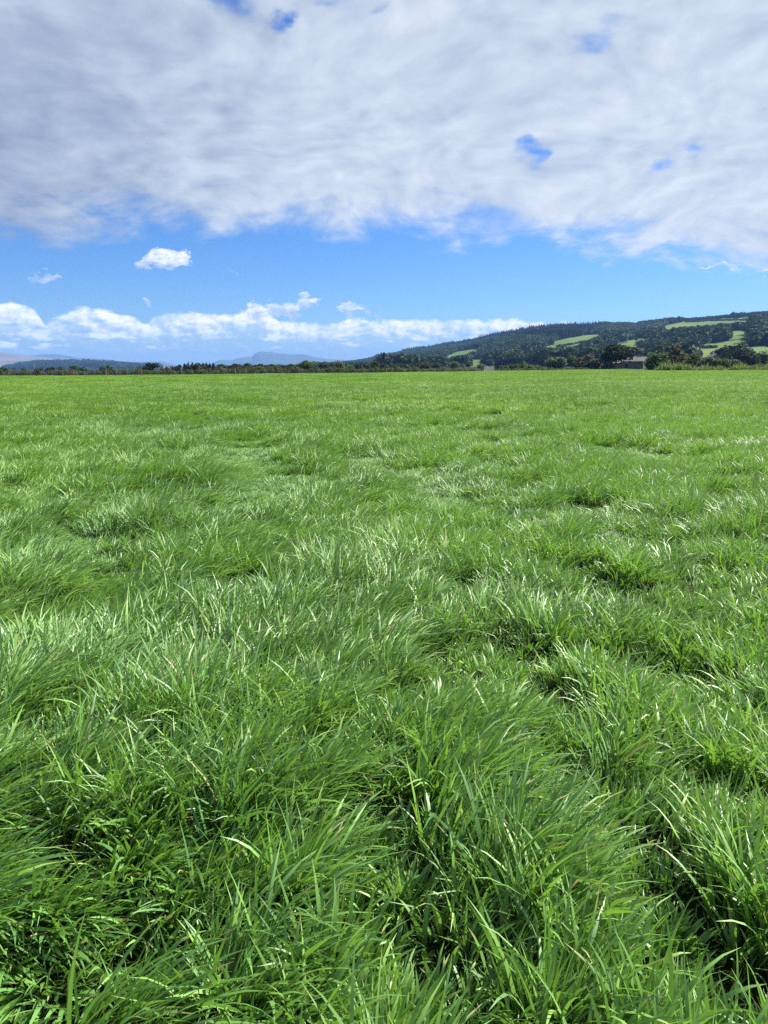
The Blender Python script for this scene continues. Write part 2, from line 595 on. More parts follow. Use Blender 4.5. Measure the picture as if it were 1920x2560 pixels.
MAT['leaf_conifer'] = leaf_mat('conifer_needles', (0.008, 0.018, 0.010), (0.022, 0.038, 0.018), 0.1)
MAT['leaf_hedge'] = leaf_mat('hedge_leaves', (0.055, 0.068, 0.025), (0.13, 0.14, 0.06))
MAT['leaf_red'] = leaf_mat('reddish_hedge_leaves', (0.085, 0.055, 0.03), (0.16, 0.11, 0.06))
MAT['leaf_forest'] = leaf_mat('forest_leaves', (0.021, 0.041, 0.015), (0.042, 0.070, 0.024), 0.2, vary=0.5)
MAT['weed'] = leaf_mat('tall_weeds', (0.08, 0.14, 0.03), (0.20, 0.27, 0.08), 0.35)
MAT['seed'] = leaf_mat('pale_seed_heads', (0.30, 0.29, 0.15), (0.42, 0.40, 0.24), 0.3)

# ------------------------------------------------------------------ the field's surface
FIELD_EDGE_PX = [(-900, 150), (0, 165), (600, 172), (1120, 180), (1560, 226), (1600, 200), (1640, 172), (1750, 160), (1920, 158), (2900, 156)]
_ex = np.array([xratio(a) for a, b in FIELD_EDGE_PX])
_ey = np.array([b for a, b in FIELD_EDGE_PX], float)


def field_edge(x, y):
    return np.interp(np.asarray(x) / np.maximum(np.asarray(y), 0.1), _ex, _ey)


def ground_z(x, y):
    x = np.asarray(x, float)
    y = np.asarray(y, float)
    r = np.hypot(x, y)
    z = (fbm(x / 14.0, y / 14.0, 11, 2) - 0.5) * 0.22
    z = z + (fbm(x / 2.6, y / 2.6, 12, 2) - 0.5) * 0.10
    return z * np.clip((260 - r) / 40.0, 0, 1) * np.clip(r / 4, 0.3, 1)


# hollows and trodden lines, seen as dark gaps: polylines in the photograph put down on the ground, half width in m, depth
HOLLOWS = [([(600, 1090), (625, 1150), (650, 1235)], .22, .8), ([(715, 1160), (745, 1190)], .2, .6), ([(890, 1130), (925, 1160), (985, 1165)], .25, .8),
           ([(1040, 1195), (1060, 1205)], .2, .7), ([(1090, 1215), (1180, 1245), (1290, 1270), (1335, 1300)], .17, 1.0), ([(1415, 1245), (1440, 1260)], .16, 1.0),
           ([(1540, 1108), (1600, 1118)], .3, .8), ([(1640, 1130), (1720, 1130)], .3, .8), ([(1450, 1405), (1560, 1450)], .13, 1.0), ([(1800, 1185), (1840, 1195)], .2, .8),
           ([(120, 1735), (95, 1790)], .10, 1.0), ([(165, 1300), (200, 1320), (220, 1350)], .13, 1.0), ([(0, 1540), (60, 1480)], .1, .7),
           ([(915, 1950), (960, 2080), (985, 2250)], .07, 1.1), ([(1370, 1860), (1450, 1960), (1530, 2060), (1620, 2170), (1700, 2290)], .08, 1.1),
           ([(1880, 2340), (1780, 2380)], .08, 1.0), ([(1130, 1440), (1180, 1450)], .1, .8), ([(590, 1420), (610, 1460)], .1, .8),
           ([(1130, 1600), (1150, 1660)], .08, .9), ([(1560, 1330), (1640, 1345)], .13, .8), ([(840, 1810), (960, 1850)], .07, .8),
           ([(1360, 1700), (1420, 1760)], .07, .9), ([(1020, 2420), (1150, 2450)], .08, .9), ([(50, 1210), (80, 1230)], .2, .8),
           ([(700, 958), (760, 958)], 1.2, .5), ([(540, 962), (600, 966)], 1.0, .5), ([(1160, 1030), (1240, 1035)], .35, .6), ([(250, 1390), (330, 1410)], .1, .8),
           ([(1290, 1560), (1380, 1590)], .09, .8), ([(600, 1640), (700, 1655)], .08, .8), ([(30, 2020), (80, 2060)], .06, .8), ([(300, 2230), (330, 2280)], .05, .8),
           ([(1660, 1620), (1740, 1650)], .09, .8), ([(960, 1680), (1010, 1700)], .08, .8)]
HSEG = []
for pts, hw, dp in HOLLOWS:
    g = [ground_pt(a, b, 0.12) for a, b in pts]
    for p, q in zip(g[:-1], g[1:]):
        HSEG.append((p.x, p.y, q.x, q.y, hw * 0.75 + 0.050 + 0.011 * p.y, dp))


def hollow(x, y):
    s = np.zeros_like(np.asarray(x, float))
    for (ax, ay, bx, by, hw, dp) in HSEG:
        dx, dy = bx - ax, by - ay
        L = dx * dx + dy * dy + 1e-9
        t = np.clip(((x - ax) * dx + (y - ay) * dy) / L, 0, 1)
        wob = 2.0 + 1.2 * (vnoise(x * 4, y * 4, 91) - 0.5)
        d2 = ((x - ax - t * dx) ** 2 + (y - ay - t * dy) ** 2) / (hw * hw * wob)
        s = np.maximum(s, dp * np.exp(-d2 * d2 * 0.7))
    return s


def canopy(x, y):
    """length factor of the sward: hummocks, thin spots and hollows"""
    r = np.hypot(x, y)
    a = fbm(x / 0.36, y / 0.36, 21, 2)
    b = fbm(x / 1.5 + 5, y / 1.5, 23, 2)
    c = fbm(x / 9.0, y / 16.0, 25, 2)
    h = 0.95 + 1.1 * (a - 0.5) + 0.8 * (b - 0.5) + 0.4 * (c - 0.5)
    h = np.clip(h, 0.5, 1.3)
    # winding furrows between the clumps
    f = np.exp(-((fbm(x / 0.95 + 40, y / 1.25, 27, 2) - 0.5) / 0.030) ** 2) * np.clip((fbm(x / 1.7, y / 1.7, 28, 2) - 0.40) * 6, 0, 1)
    f = f * np.clip((30 - r) / 15, 0, 1)
    return h * (1 - 0.50 * f) * (1 - (0.60 + 0.2 * np.clip((r - 4) / 4, 0, 1)) * np.clip(hollow(x, y), 0, 1))


def flow(x, y):
    """heading the blades are blown over to, and how far"""
    ang = R(26) + (fbm(x / 1.0, y / 1.0, 31, 2) - 0.5) * R(150) + (fbm(x / 6, y / 6, 33, 2) - 0.5) * R(70)
    lean = 0.46 + 1.3 * (fbm(x / 0.8 + 3, y / 0.8, 35, 2) - 0.5) - 0.10 * np.clip(x, -2, 2)
    return ang, np.clip(lean, 0.05, 1.1)


# ------------------------------------------------------------------ ground sheet
def build_ground():
    ys = np.concatenate([-np.geomspace(1900, 2, 12), np.linspace(-1, 14, 61), np.geomspace(14.4, 300, 110), np.geomspace(330, 13900, 26)])
    xs = np.concatenate([-np.geomspace(8900, 12.5, 60), np.linspace(-12, 12, 97), np.geomspace(12.5, 8900, 60)])
    X, Y = np.meshgrid(xs, ys)
    Z = ground_z(X, Y) - 0.05 * np.clip(hollow(X, Y), 0, 1)
    co = np.stack([X, Y, Z], -1).reshape(-1, 3)
    nx, ny = len(xs), len(ys)
    i = np.arange((ny - 1) * (nx - 1))
    a = (i // (nx - 1)) * nx + i % (nx - 1)
    q = np.stack([a, a + 1, a + nx + 1, a + nx], -1)
    o = obj('ground', fast_mesh('ground', co, q, MAT['ground']))
    tag(o, kind='structure')


build_ground()


# ------------------------------------------------------------------ hills
def terrain_mat(name, grassc, grassc2, woodc):
    m, N, b = principled(name, 0.95, 0.05)
    g = N.new('ShaderNodeNewGeometry')
    a = N.new('ShaderNodeAttribute', attribute_name='pasture')
    n = N.noise(g.outputs['Position'], 0.03, 4, 0.6)
    n2 = N.noise(g.outputs['Position'], 0.012, 2, 0.5)
    f = N.math('ADD', N.math('MULTIPLY', N.smooth(n, 0.3, 0.7), 0.5), N.math('MULTIPLY', N.smooth(n2, 0.4, 0.6), 0.5))
    past = N.mix(f, grassc, grassc2)
    col = N.mix(a.outputs['Fac'], woodc, past)
    N.put(b.inputs['Base Color'], col)
    return m


MAT['hill'] = terrain_mat('hill_pasture', (0.058, 0.100, 0.022), (0.098, 0.142, 0.034), (0.022, 0.034, 0.016))
MAT['fell_pink'] = noisy('moor_grass', (0.09, 0.08, 0.068), (0.14, 0.12, 0.095), 0.0016, 0.95, 0.05, c3=(0.10, 0.10, 0.07), scale3=0.0035)
MAT['fell_blue'] = noisy('heather_moor', (0.035, 0.05, 0.04), (0.06, 0.075, 0.055), 0.0018, 0.95, 0.05, c3=(0.085, 0.09, 0.07), scale3=0.003)


def crop(pts, x0, y0, x1, w=1659.0):
    s = (x1 - x0) / w
    return [(x0 + a * s, y0 + b * s) for a, b in pts]


RIDGE = [(700, 924), (830, 915), (862, 911), (893, 907), (918, 904), (941, 896), (970, 891), (995, 886), (1016, 880), (1041, 876), (1076, 873), (1118, 864),
         (1159, 860), (1191, 853), (1230, 844), (1265, 838), (1318, 829), (1341, 826), (1376, 822), (1420, 819), (1462, 820), (1491, 818), (1507, 814),
         (1530, 817), (1580, 815), (1610, 811), (1654, 805), (1682, 801), (1728, 800), (1796, 793.5), (1842, 789.5), (1882, 785), (1920, 783), (2100, 772), (2600, 765), (3600, 800)]
D0 = [(700, 2300), (900, 1700), (1100, 950), (1300, 650), (1600, 520), (1750, 430), (1920, 400), (3600, 380)]
DR = [(700, 3600), (900, 3100), (1100, 2600), (1300, 2150), (1600, 1850), (1920, 1650), (3600, 1500)]
_rp = np.array([a for a, b in RIDGE], float)
_rz = []
for a, b in RIDGE:
    dd = float(np.interp(a, [p for p, q in DR], [q for p, q in DR]))
    _rz.append(max(at(a, b, dd).z, -3.0))
_rz = np.array(_rz)
_hxp = np.linspace(-1200, 3700, 400)
_hxr = np.array([xratio(p) for p in _hxp])


def px_ratio(px):
    return np.interp(px, _hxp, _hxr)


def hill_z(px, d):
    px = np.asarray(px, float)
    d = np.asarray(d, float)
    d0 = np.interp(px, [p for p, q in D0], [q for p, q in D0])
    dr = np.interp(px, [p for p, q in DR], [q for p, q in DR])
    zr = np.interp(px, _rp, _rz)
    t = (d - d0) / (dr - d0)
    tc = np.clip(t, 0, 1)
    s = tc ** 1.15 * (1.0 - 0.06 * np.sin(tc * PI * 3))
    x = px_ratio(px) * d
    und = (fbm(x / 260.0, d / 260.0, 41, 2) - 0.5) * 16 * np.clip(tc * 4, 0, 1) * np.clip((1 - tc) * 4, 0, 1)
    z = zr * s + und
    back = np.clip((t - 1) / 0.6, 0, 1)
    z = z * (1 - back * back * 0.8)
    return np.where(t < 0, -2.0 + 2.0 * np.clip(1 + t * 6, 0, 1), z)


def project(x, y, z):
    v = np.stack([np.asarray(x) - CAM.x, np.asarray(y) - CAM.y, np.asarray(z) - CAM.z], -1)
    f = v @ np.array(FWD)
    return W0 / 2 + FPX * (v @ np.array(RT)) / f, H0 / 2 - FPX * (v @ np.array(UP)) / f


def in_poly(px, py, poly):
    c = np.zeros(np.shape(px), bool)
    n = len(poly)
    for i in range(n):
        x1, y1 = poly[i]
        x2, y2 = poly[(i + 1) % n]
        if y1 == y2:
            continue
        cond = ((y1 > py) != (y2 > py)) & (px < (x2 - x1) * (py - y1) / (y2 - y1) + x1)
        c ^= cond
    return c


def C5(p): return crop(p, 960, 780, 1280)
def C6(p): return crop(p, 1260, 780, 1580)
def C7(p): return crop(p, 1480, 760, 1720)
def C8(p): return crop(p, 1680, 760, 1920)


FIELDS = [C5([(760, 605), (930, 520), (1100, 490), (1240, 468), (1225, 512), (1110, 518), (1060, 550), (930, 570), (840, 610)]),
          C5([(1130, 605), (1340, 605), (1230, 650), (1180, 675), (1110, 660)]), C5([(1340, 650), (1550, 632), (1420, 675), (1340, 672)]),
          C6([(640, 385), (870, 332), (1100, 300), (1290, 283), (1190, 325), (1100, 365), (1060, 400), (820, 465), (700, 460), (520, 490), (520, 450), (640, 425)]),
          C6([(190, 520), (440, 500), (430, 520), (210, 555)]), C6([(300, 660), (500, 655), (470, 690), (330, 690)]),
          C7([(130, 755), (480, 690), (780, 655), (850, 655), (740, 760), (560, 745), (240, 775)]), C7([(600, 640), (780, 605), (970, 572), (960, 620), (700, 665), (600, 668)]),
          C7([(1080, 640), (1450, 612), (1340, 690), (1120, 680)]), C7([(830, 855), (1010, 850), (970, 930), (840, 920)]),
          C7([(1140, 430), (1350, 350), (1670, 318), (1670, 412), (1360, 430), (1330, 475), (1270, 445)]),
          C8([(-20, 350), (250, 300), (800, 238), (1230, 235), (1220, 265), (1500, 270), (1240, 318), (1080, 328), (860, 352), (600, 382), (370, 398), (0, 432)]),
          C8([(0, 630), (170, 590), (500, 550), (800, 490), (800, 515), (500, 575), (230, 605), (0, 650)]), C8([(970, 470), (1260, 452), (1470, 485), (1200, 525), (1140, 555), (990, 545)]),
          C8([(450, 720), (900, 648), (1350, 605), (1330, 670), (1010, 710), (750, 750), (720, 860), (500, 870), (400, 840), (200, 820), (200, 760)]),
          C8([(1380, 750), (1700, 705), (1700, 800), (1480, 820)])]
HEDGES = [C8([(250, 312), (800, 285), (1230, 277), (1500, 280)]), C6([(700, 452), (860, 425), (1060, 385)]), C8([(420, 740), (560, 768), (740, 755)])]


def near_line(px, py, line, w):
    c = np.zeros(np.shape(px), bool)
    for (ax, ay), (bx, by) in zip(line[:-1], line[1:]):
        t = np.clip(((px - ax) * (bx - ax) + (py - ay) * (by - ay)) / ((bx - ax) ** 2 + (by - ay) ** 2), 0, 1)
        c |= np.hypot(px - ax - t * (bx - ax), py - ay - t * (by - ay)) < w
    return c


def pasture(px, d, z, tree_px=0.0):
    """is this spot on the slope open pasture (also counting what trees below a field hide)?"""
    x = px_ratio(px) * d
    qx, qy = project(x, d, z)
    c = np.zeros(np.shape(px), bool)
    for P in FIELDS:
        for k in (0.0, 0.35, 0.7, 1.0):
            c |= in_poly(qx, qy - k * tree_px, P)
    return c


def build_hill():
    pxs = np.linspace(700, 3600, 700)
    ts = np.concatenate([[-0.12, -0.05], np.linspace(0, 1, 170), np.linspace(1.03, 1.6, 14)])
    PX, T = np.meshgrid(pxs, ts)
    d0 = np.interp(PX, [p for p, q in D0], [q for p, q in D0])
    dr = np.interp(PX, [p for p, q in DR], [q for p, q in DR])
    D = d0 + T * (dr - d0)
    Z = hill_z(PX, D)
    Z = np.where(T < -0.1, -2.6, Z)
    Z = np.where(T < 0, np.minimum(Z, -0.4), Z)
    X = px_ratio(PX) * D
    co = np.stack([X, D, Z], -1).reshape(-1, 3)
    nx, ny = len(pxs), len(ts)
    i = np.arange((ny - 1) * (nx - 1))
    a = (i // (nx - 1)) * nx + i % (nx - 1)
    q = np.stack([a, a + 1, a + nx + 1, a + nx], -1)
    past = pasture(PX, D, Z, 9.0).astype(np.float32).ravel()
    out = (PX > 1950).ravel()
    past[out] = (fbm(co[out, 0] / 300, co[out, 1] / 200, 55, 2) > 0.56)
    o = obj('hill', fast_mesh('hill', co, q, MAT['hill'], {'pasture': ('FLOAT', past)}))
    tag(o, kind='structure')


build_hill()


def build_range(name, outline, df, dr_, db, mat, ext=True, rough=6.0, seed=3, spur=0.0):
    pxs = np.arange(outline[0][0], outline[-1][0] + 1, 3.0)
    py = np.interp(pxs, [a for a, b in outline], [b for a, b in outline])
    zr = np.array([max(at(a, b, dr_).z, -2.0) for a, b in zip(pxs, py)])
    ts = np.concatenate([np.linspace(0, 1, 40), np.linspace(1.08, 2, 8)])
    rows = []
    for t in ts:
        d = df + (dr_ - df) * t if t <= 1 else dr_ + (db - dr_) * (t - 1)
        s = t ** 0.9 if t <= 1 else 1 - (t - 1) ** 2
        x = px_ratio(pxs) * d
        n = (fbm(x / 900.0, np.full_like(x, d / 500.0), seed, 4) - 0.5) * rough * min(t, 1) * (1 - min(t, 1) ** 4) * 2
        n += (fbm(x / 380.0, np.full_like(x, d / 1200.0), seed + 5, 3) - 0.5) * spur * (1 - abs(2 * min(t, 1) - 1))
        z = (zr + 2) * s - 2 + n
        if t > 1.9:
            z = z * 0 - 2.2
        rows.append(np.stack([x, np.full_like(x, d), z], -1))
    co = np.concatenate(rows)
    nx, ny = len(pxs), len(ts)
    i = np.arange((ny - 1) * (nx - 1))
    a = (i // (nx - 1)) * nx + i % (nx - 1)
    q = np.stack([a, a + 1, a + nx + 1, a + nx], -1)
    o = obj(name, fast_mesh(name, co, q, mat))
    tag(o, kind='structure')
    return o


FELL_A = [(-900, 925), (-500, 890), (-200, 872), (0, 879), (52, 885), (87, 890.5), (130, 896), (150, 901), (200, 906), (300, 914), (420, 926)]
FELL_B = [(-300, 900), (20, 897), (87, 888), (116, 885.5), (145, 885.5), (182, 890.5), (200, 894.5), (246, 896.5), (275, 898.5), (289, 903), (347, 904.6), (405, 903.7),
          (428, 908), (443, 914), (470, 921)]
FLAT = [(505, 921), (520, 914), (533, 907.5), (545, 901.7), (554, 899.4), (581, 900.8), (593, 896), (616, 892.5), (631, 891.7), (637, 885.3), (642, 882.3), (649, 879.2), (682, 879.2),
        (689, 882.4), (700, 883.4), (715, 884.4), (725, 886.3), (758, 885.3), (766, 886.3), (789, 893), (825, 898), (879, 900.8), (912, 903), (1000, 906), (1150, 912)]
build_range('fell', FELL_A, 5200, 8200, 9800, MAT['fell_pink'], rough=24, seed=3, spur=40)
build_range('moor', FELL_B, 8600, 11200, 13000, MAT['fell_blue'], rough=24, seed=4, spur=30)
build_range('flat_topped_mountain', FLAT, 8800, 11800, 13300, MAT['fell_blue'], rough=24, seed=6, spur=34)
FAR_R = crop([(700, 230), (1110, 190), (1380, 140), (1659, 98)], 1680, 760, 1920) + [(2100, 762), (2600, 764), (3200, 790), (3600, 860)]
build_range('high_moor', FAR_R, 2100, 2900, 3500, MAT['fell_pink'], rough=10, seed=8)
LOW_L = crop([(0, 212), (20, 202), (140, 187), (240, 156), (350, 141), (500, 132), (700, 132), (850, 124), (1000, 128), (1150, 133), (1300, 142), (1500, 162), (1620, 172)], 0, 880, 360)
LOW_L = [(-700, 926), (-300, 922)] + LOW_L + [(400, 920), (460, 926)]
build_range('wooded_rise', LOW_L, 2600, 3400, 4000, MAT['hill'], rough=6, seed=9)


# ------------------------------------------------------------------ trees
def leaf_cloud(seed, blobs, n, size, squash=1.0, up=0.25, shell=0.55):
    """leaf clumps spread through blobs (cx,cy,cz,rx,ry,rz); returns co, quads"""
    g = np.random.default_rng(seed)
    vol = np.array([b[3] * b[4] * b[5] for b in blobs]) ** 0.67
    which = g.choice(len(blobs), n, p=vol / vol.sum())
    B = np.array(blobs)[which]
    d = g.normal(size=(n, 3))
    d /= np.linalg.norm(d, axis=1)[:, None]
    r = (shell + (1 - shell) * g.random(n)) * (1 + 0.16 * g.normal(size=n))
    c = B[:, :3] + d * r[:, None] * B[:, 3:6]
    nrm = d * 0.8 + g.normal(size=(n, 3)) * 0.6
    nrm[:, 2] += up
    nrm /= np.linalg.norm(nrm, axis=1)[:, None]
    t = np.cross(nrm, g.normal(size=(n, 3)))
    t /= np.linalg.norm(t, axis=1)[:, None]
    bt = np.cross(nrm, t)
    s = size * (0.6 + 0.8 * g.random(n))
    t = t * s[:, None]
    bt = bt * (s * (0.5 + 0.4 * g.random(n)))[:, None]
    v = np.stack([c - t, c - bt * 0.9 + t * 0.1, c + t, c + bt], 1)
    v += g.normal(size=v.shape) * size * 0.12
    q = np.arange(n * 4).reshape(n, 4)
    return v.reshape(-1, 3), q


def round_blobs(seed, k, w=1.0, h=1.0, base=0.22):
    g = np.random.default_rng(seed)
    out = []
    for i in range(k):
        a = g.random() * 2 * PI
        z = g.random()
        rr = math.sqrt(max(0.05, 1 - (2 * z - 0.9) ** 2)) * (0.35 + 0.25 * g.random()) * w
        s = 0.26 + 0.16 * g.random()
        out.append((math.cos(a) * rr * 0.5 * 1.5, math.sin(a) * rr * 0.5 * 1.5, base + (1 - base) * (0.18 + 0.66 * z), s * w * 0.75, s * w * 0.75, s * 0.62 * h))
    out.append((0, 0, base + (1 - base) * 0.45, 0.36 * w, 0.36 * w, 0.3))
    return out


def conifer_blobs(seed, levels=7):
    g = np.random.default_rng(seed)
    out = []
    for i in range(levels):
        t = i / (levels - 1)
        r = 0.48 * (1 - t) ** 0.8 + 0.03
        z = 0.12 + 0.84 * t
        out.append((g.normal() * 0.02, g.normal() * 0.02, z, r, r, 0.10))
    return out


def trunk_mesh(name, h=0.5, r=0.035, seed=0, limbs=4):
    g = np.random.default_rng(seed)
    V, F = [], []

    def tube(p, q, r0, r1, k=6, seg=3):
        p, q = np.array(p), np.array(q)
        d = q - p
        u = np.cross(d, (0.3, 1, 0.1))
        u /= np.linalg.norm(u)
        w = np.cross(d, u)
        w /= np.linalg.norm(w)
        b = len(V)
        for s in range(seg + 1):
            t = s / seg
            c = p + d * t + (g.normal(size=3) * r0 * 0.5 if 0 < s < seg else 0)
            for j in range(k):
                a = 2 * PI * j / k
                V.append(tuple(c + (u * math.cos(a) + w * math.sin(a)) * (r0 + (r1 - r0) * t)))
        for s in range(seg):
            for j in range(k):
                F.append((b + s * k + j, b + s * k + (j + 1) % k, b + (s + 1) * k + (j + 1) % k, b + (s + 1) * k + j))
    tube((0, 0, -0.03), (0, 0, h), r * 1.3, r * 0.8)
    for i in range(limbs):
        a = 2 * PI * (i + g.random() * 0.5) / max(limbs, 1)
        z0 = h * (0.6 + 0.4 * i / max(limbs, 1))
        L = 0.25 + 0.1 * g.random()
        tube((0, 0, z0), (math.cos(a) * L, math.sin(a) * L, z0 + 0.22 + 0.1 * g.random()), r * 0.6, r * 0.2)
    me = bpy.data.meshes.new(name)
    me.from_pydata(V, [], F)
    me.materials.append(MAT['bark'])
    me.polygons.foreach_set('use_smooth', [True] * len(F))
    return me


CROWN = {}


def crown(kind, mat, variant, n=900, size=None):
    key = (kind, mat, variant, n)
    if key in CROWN:
        return CROWN[key]
    s = variant * 13 + hash(kind) % 1 + len(kind)
    if kind == 'round':
        co, q = leaf_cloud(s, round_blobs(s, 10, 1.0, 1.0, 0.20), n, size or 0.055)
    elif kind == 'open':
        co, q = leaf_cloud(s, round_blobs(s + 3, 7, 0.95, 0.85, 0.15), n, size or 0.05, shell=0.3)
    elif kind == 'umbrella':      # flat-based crown on a bare trunk
        co, q = leaf_cloud(s, round_blobs(s + 1, 13, 1.05, 0.9, 0.34), n, size or 0.045, shell=0.35)
    elif kind == 'willow':
        b = []
        g = np.random.default_rng(s)
        for i in range(9):
            a = g.random() * 2 * PI
            rr = 0.32 * math.sqrt(g.random())
            b.append((math.cos(a) * rr, math.sin(a) * rr, 0.45 + 0.12 * g.random(), 0.17, 0.17, 0.42))
        co, q = leaf_cloud(s, b, n, size or 0.045)
    elif kind == 'bush':
        b = []
        g = np.random.default_rng(s)
        for i in range(9):
            a = g.random() * 2 * PI
            rr = 0.36 * math.sqrt(g.random())
            hh = 0.35 + 0.2 * g.random() - rr * 0.4
            b.append((math.cos(a) * rr, math.sin(a) * rr, hh, 0.2, 0.2, hh * 0.95))
        co, q = leaf_cloud(s, b, n, size or 0.05, shell=0.4)
        co[:, 2] = np.maximum(co[:, 2], 0.0)
    else:
        co, q = leaf_cloud(s, conifer_blobs(s), n, size or 0.055, up=-0.2)
    me = fast_mesh('crown_' + kind, co, q, MAT[mat], smooth=False)
    CROWN[key] = me
    return me


TRUNKS = [trunk_mesh('trunk_mesh', 0.5, 0.028, i, 5) for i in range(3)]
TRUNK_C = trunk_mesh('conifer_trunk_mesh', 0.9, 0.02, 9, 0)
TRUNK_B = trunk_mesh('bush_stem_mesh', 0.25, 0.02, 4, 4)


def plant(name, label, cat, kind, mat, x, y, z, w, h, variant=0, group=None, n=900, trunk=True, rz=None):
    e = bpy.data.objects.new(name, None)
    COL.objects.link(e)
    e.location = (x, y, z)
    e.rotation_euler = (0, 0, random.Random(int(x * 13 + y * 7)).random() * 6.28 if rz is None else rz)
    e.empty_display_size = 0.5
    tag(e, label, cat, group)
    c = obj('crown', crown(kind, mat, variant, n), e, scale=(w, w, h))
    if trunk:
        tm = TRUNK_C if kind == 'conifer' else (TRUNK_B if kind in ('bush', 'willow') else TRUNKS[variant % 3])
        obj('trunk' if kind not in ('bush',) else 'stem', tm, e, scale=(w if kind != 'conifer' else h, w if kind != 'conifer' else h, h))
    return e


def tree_px(name, label, cat, kind, mat, px, base, wpx, hpx, depth, variant=0, group=None, n=900, trunk=True, sink=0.0):
    """a plant on the flat ground at a depth, sized so that it shows hpx above its own base line 'base'"""
    top = at(px, base - hpx, depth)
    z0 = -sink
    h = top.z - z0
    w = wpx / FPX * depth
    return plant(name, label, cat, kind, mat, top.x, depth, z0, w, h, variant, group, n, trunk)


def slope_hit(px, py):
    ds = np.linspace(350, 3300, 2400)
    z = hill_z(np.full_like(ds, px), ds)
    x = px_ratio(px) * ds
    qx, qy = project(x, ds, z)
    k = np.argmax(qy <= py)
    return float(x[k]), float(ds[k]), float(z[k])


def tree_hill(name, label, cat, kind, mat, px, base, wpx, hpx, variant=0, group=None, n=700):
    x, d, z = slope_hit(px, base)
    return plant(name, label, cat, kind, mat, x, d, z - 0.3, wpx / FPX * d, hpx / FPX * d + 0.3, variant, group, n)


# trees and bushes standing behind the far edge of the field
T = tree_px
T('tree', 'small dark round tree, left of a close pair below the wooded rise', 'tree', 'round', 'leaf_dark', 95, 930, 17, 11, 215, 1)
T('tree', 'small dark round tree, right of a close pair below the wooded rise', 'tree', 'round', 'leaf_dark', 118, 930, 17, 12, 215, 2)
T('tree', 'dark broad tree with ragged forked top at the right foot of the wooded rise', 'tree', 'open', 'leaf_dark', 371, 930, 48, 27, 230, 3, n=1200)
T('tree', 'thin pale grey tree beside the smallest lone conifer', 'tree', 'open', 'leaf_grey', 404, 930, 17, 16, 235, 4, n=500)
T('conifer_tree', 'smallest lone conifer between the thin pale tree and the conifer stand', 'tree', 'conifer', 'leaf_conifer', 415, 930, 12, 17, 240, 1, n=500)
T('tree', 'low dark rounded tree between the lone conifer and the conifer stand', 'tree', 'round', 'leaf_dark', 434, 930, 20, 12, 240, 5, n=600)
cg = 'conifers in the dark stand left of the flat-topped mountain'
for i, (cx, hh, ww) in enumerate(((447, 16, 12), (461, 24, 15), (470, 27, 16), (480, 28, 15), (488, 22, 17), (498, 25, 18), (507, 26, 15), (516, 27, 14), (524, 25, 15), (533, 26, 14))):
    T('conifer_tree', ['short conifer standing apart at the left end of the dark conifer stand', 'dark conifer in the close stand left of the flat-topped mountain'][i > 0], 'tree',
      'conifer', 'leaf_conifer', cx, 931, ww * 1.35, hh, 236 + (i * 7) % 13, i % 4, cg, n=700)
T('tree', 'broad dark tree in front of the middle of the conifer stand', 'tree', 'round', 'leaf_dark', 497, 931, 44, 22, 232, 6, n=900)
T('tree', 'loose grey-green tree just right of the conifer stand', 'tree', 'open', 'leaf_grey', 549, 932, 30, 18, 220, 7, n=700)
T('tree', 'small dark bush-like tree under the left foot of the flat-topped mountain', 'tree', 'round', 'leaf_dark', 577, 932, 18, 11, 225, 8, n=500)
T('tree', 'grey-brown hedge tree with a peaked top below the shoulder of the flat-topped mountain', 'tree', 'open', 'leaf_brown', 597, 932, 26, 16, 214, 9, n=700)
rg = 'trees in the dark row below the flat-topped mountain'
for i, (cx, ww, hh, mt) in enumerate(((622, 26, 13, 'leaf_dark'), (645, 30, 17, 'leaf_oak'), (668, 28, 18, 'leaf_brown'), (690, 30, 18, 'leaf_oak'), (712, 30, 19, 'leaf_dark'), (738, 34, 20, 'leaf_oak'))):
    T('tree', 'mixed broadleaf tree in the low dark row straight below the flat-topped mountain', 'tree', 'round', mt, cx, 932, ww, hh, 218 + 5 * (i % 3), i, rg, n=700)
T('tree', 'tallest tree of the row below the flat-topped mountain, with two rounded domes', 'tree', 'round', 'leaf_oak', 762, 931, 38, 31, 214, 10, n=1300)
T('tree', 'narrower dome joined to the right of the tallest tree in the row', 'tree', 'round', 'leaf_oak', 779, 931, 24, 29, 216, 11, n=900)
T('tree', 'dark rounded tree in the gap between the two-domed tree and the grey poplar clump', 'tree', 'round', 'leaf_dark', 804, 930, 26, 22, 220, 12, n=700)
T('tree', 'low dark tree beside the grey poplar clump', 'tree', 'round', 'leaf_dark', 823, 930, 24, 18, 222, 13, n=600)
T('tree', 'grey-green flat-topped poplar clump at the tail of the flat-topped mountain', 'tree', 'round', 'leaf_grey', 846, 930, 32, 29, 250, 14, n=900)
T('tree', 'dark tree at the start of the wooded ridge', 'tree', 'round', 'leaf_oak', 872, 930, 28, 18, 230, 15, n=600)
T('willow_tree', 'round green willow standing alone in front of the lowest end of the wooded ridge', 'tree', 'willow', 'leaf_oak', 935, 929, 32, 30, 215, 3, n=1300)
T('bush', 'long grey-green bush in the hedge right of the round willow', 'bush', 'bush', 'leaf_hedge', 985, 929, 50, 15, 192, 1, n=900)
T('tree', 'dark brown round tree behind the clipped hedge near the steel gate', 'tree', 'round', 'leaf_brown', 1061, 928, 36, 23, 215, 16, n=900)
T('bush', 'pale rounded bush left of the dark brown tree behind the hedge', 'bush', 'bush', 'leaf_grey', 1040, 928, 24, 13, 205, 2, n=600)
T('willow_tree', 'pale green spreading willow behind the hedge left of the steel gate', 'tree', 'round', 'leaf_pale', 1133, 925, 32, 21, 240, 17, n=900)
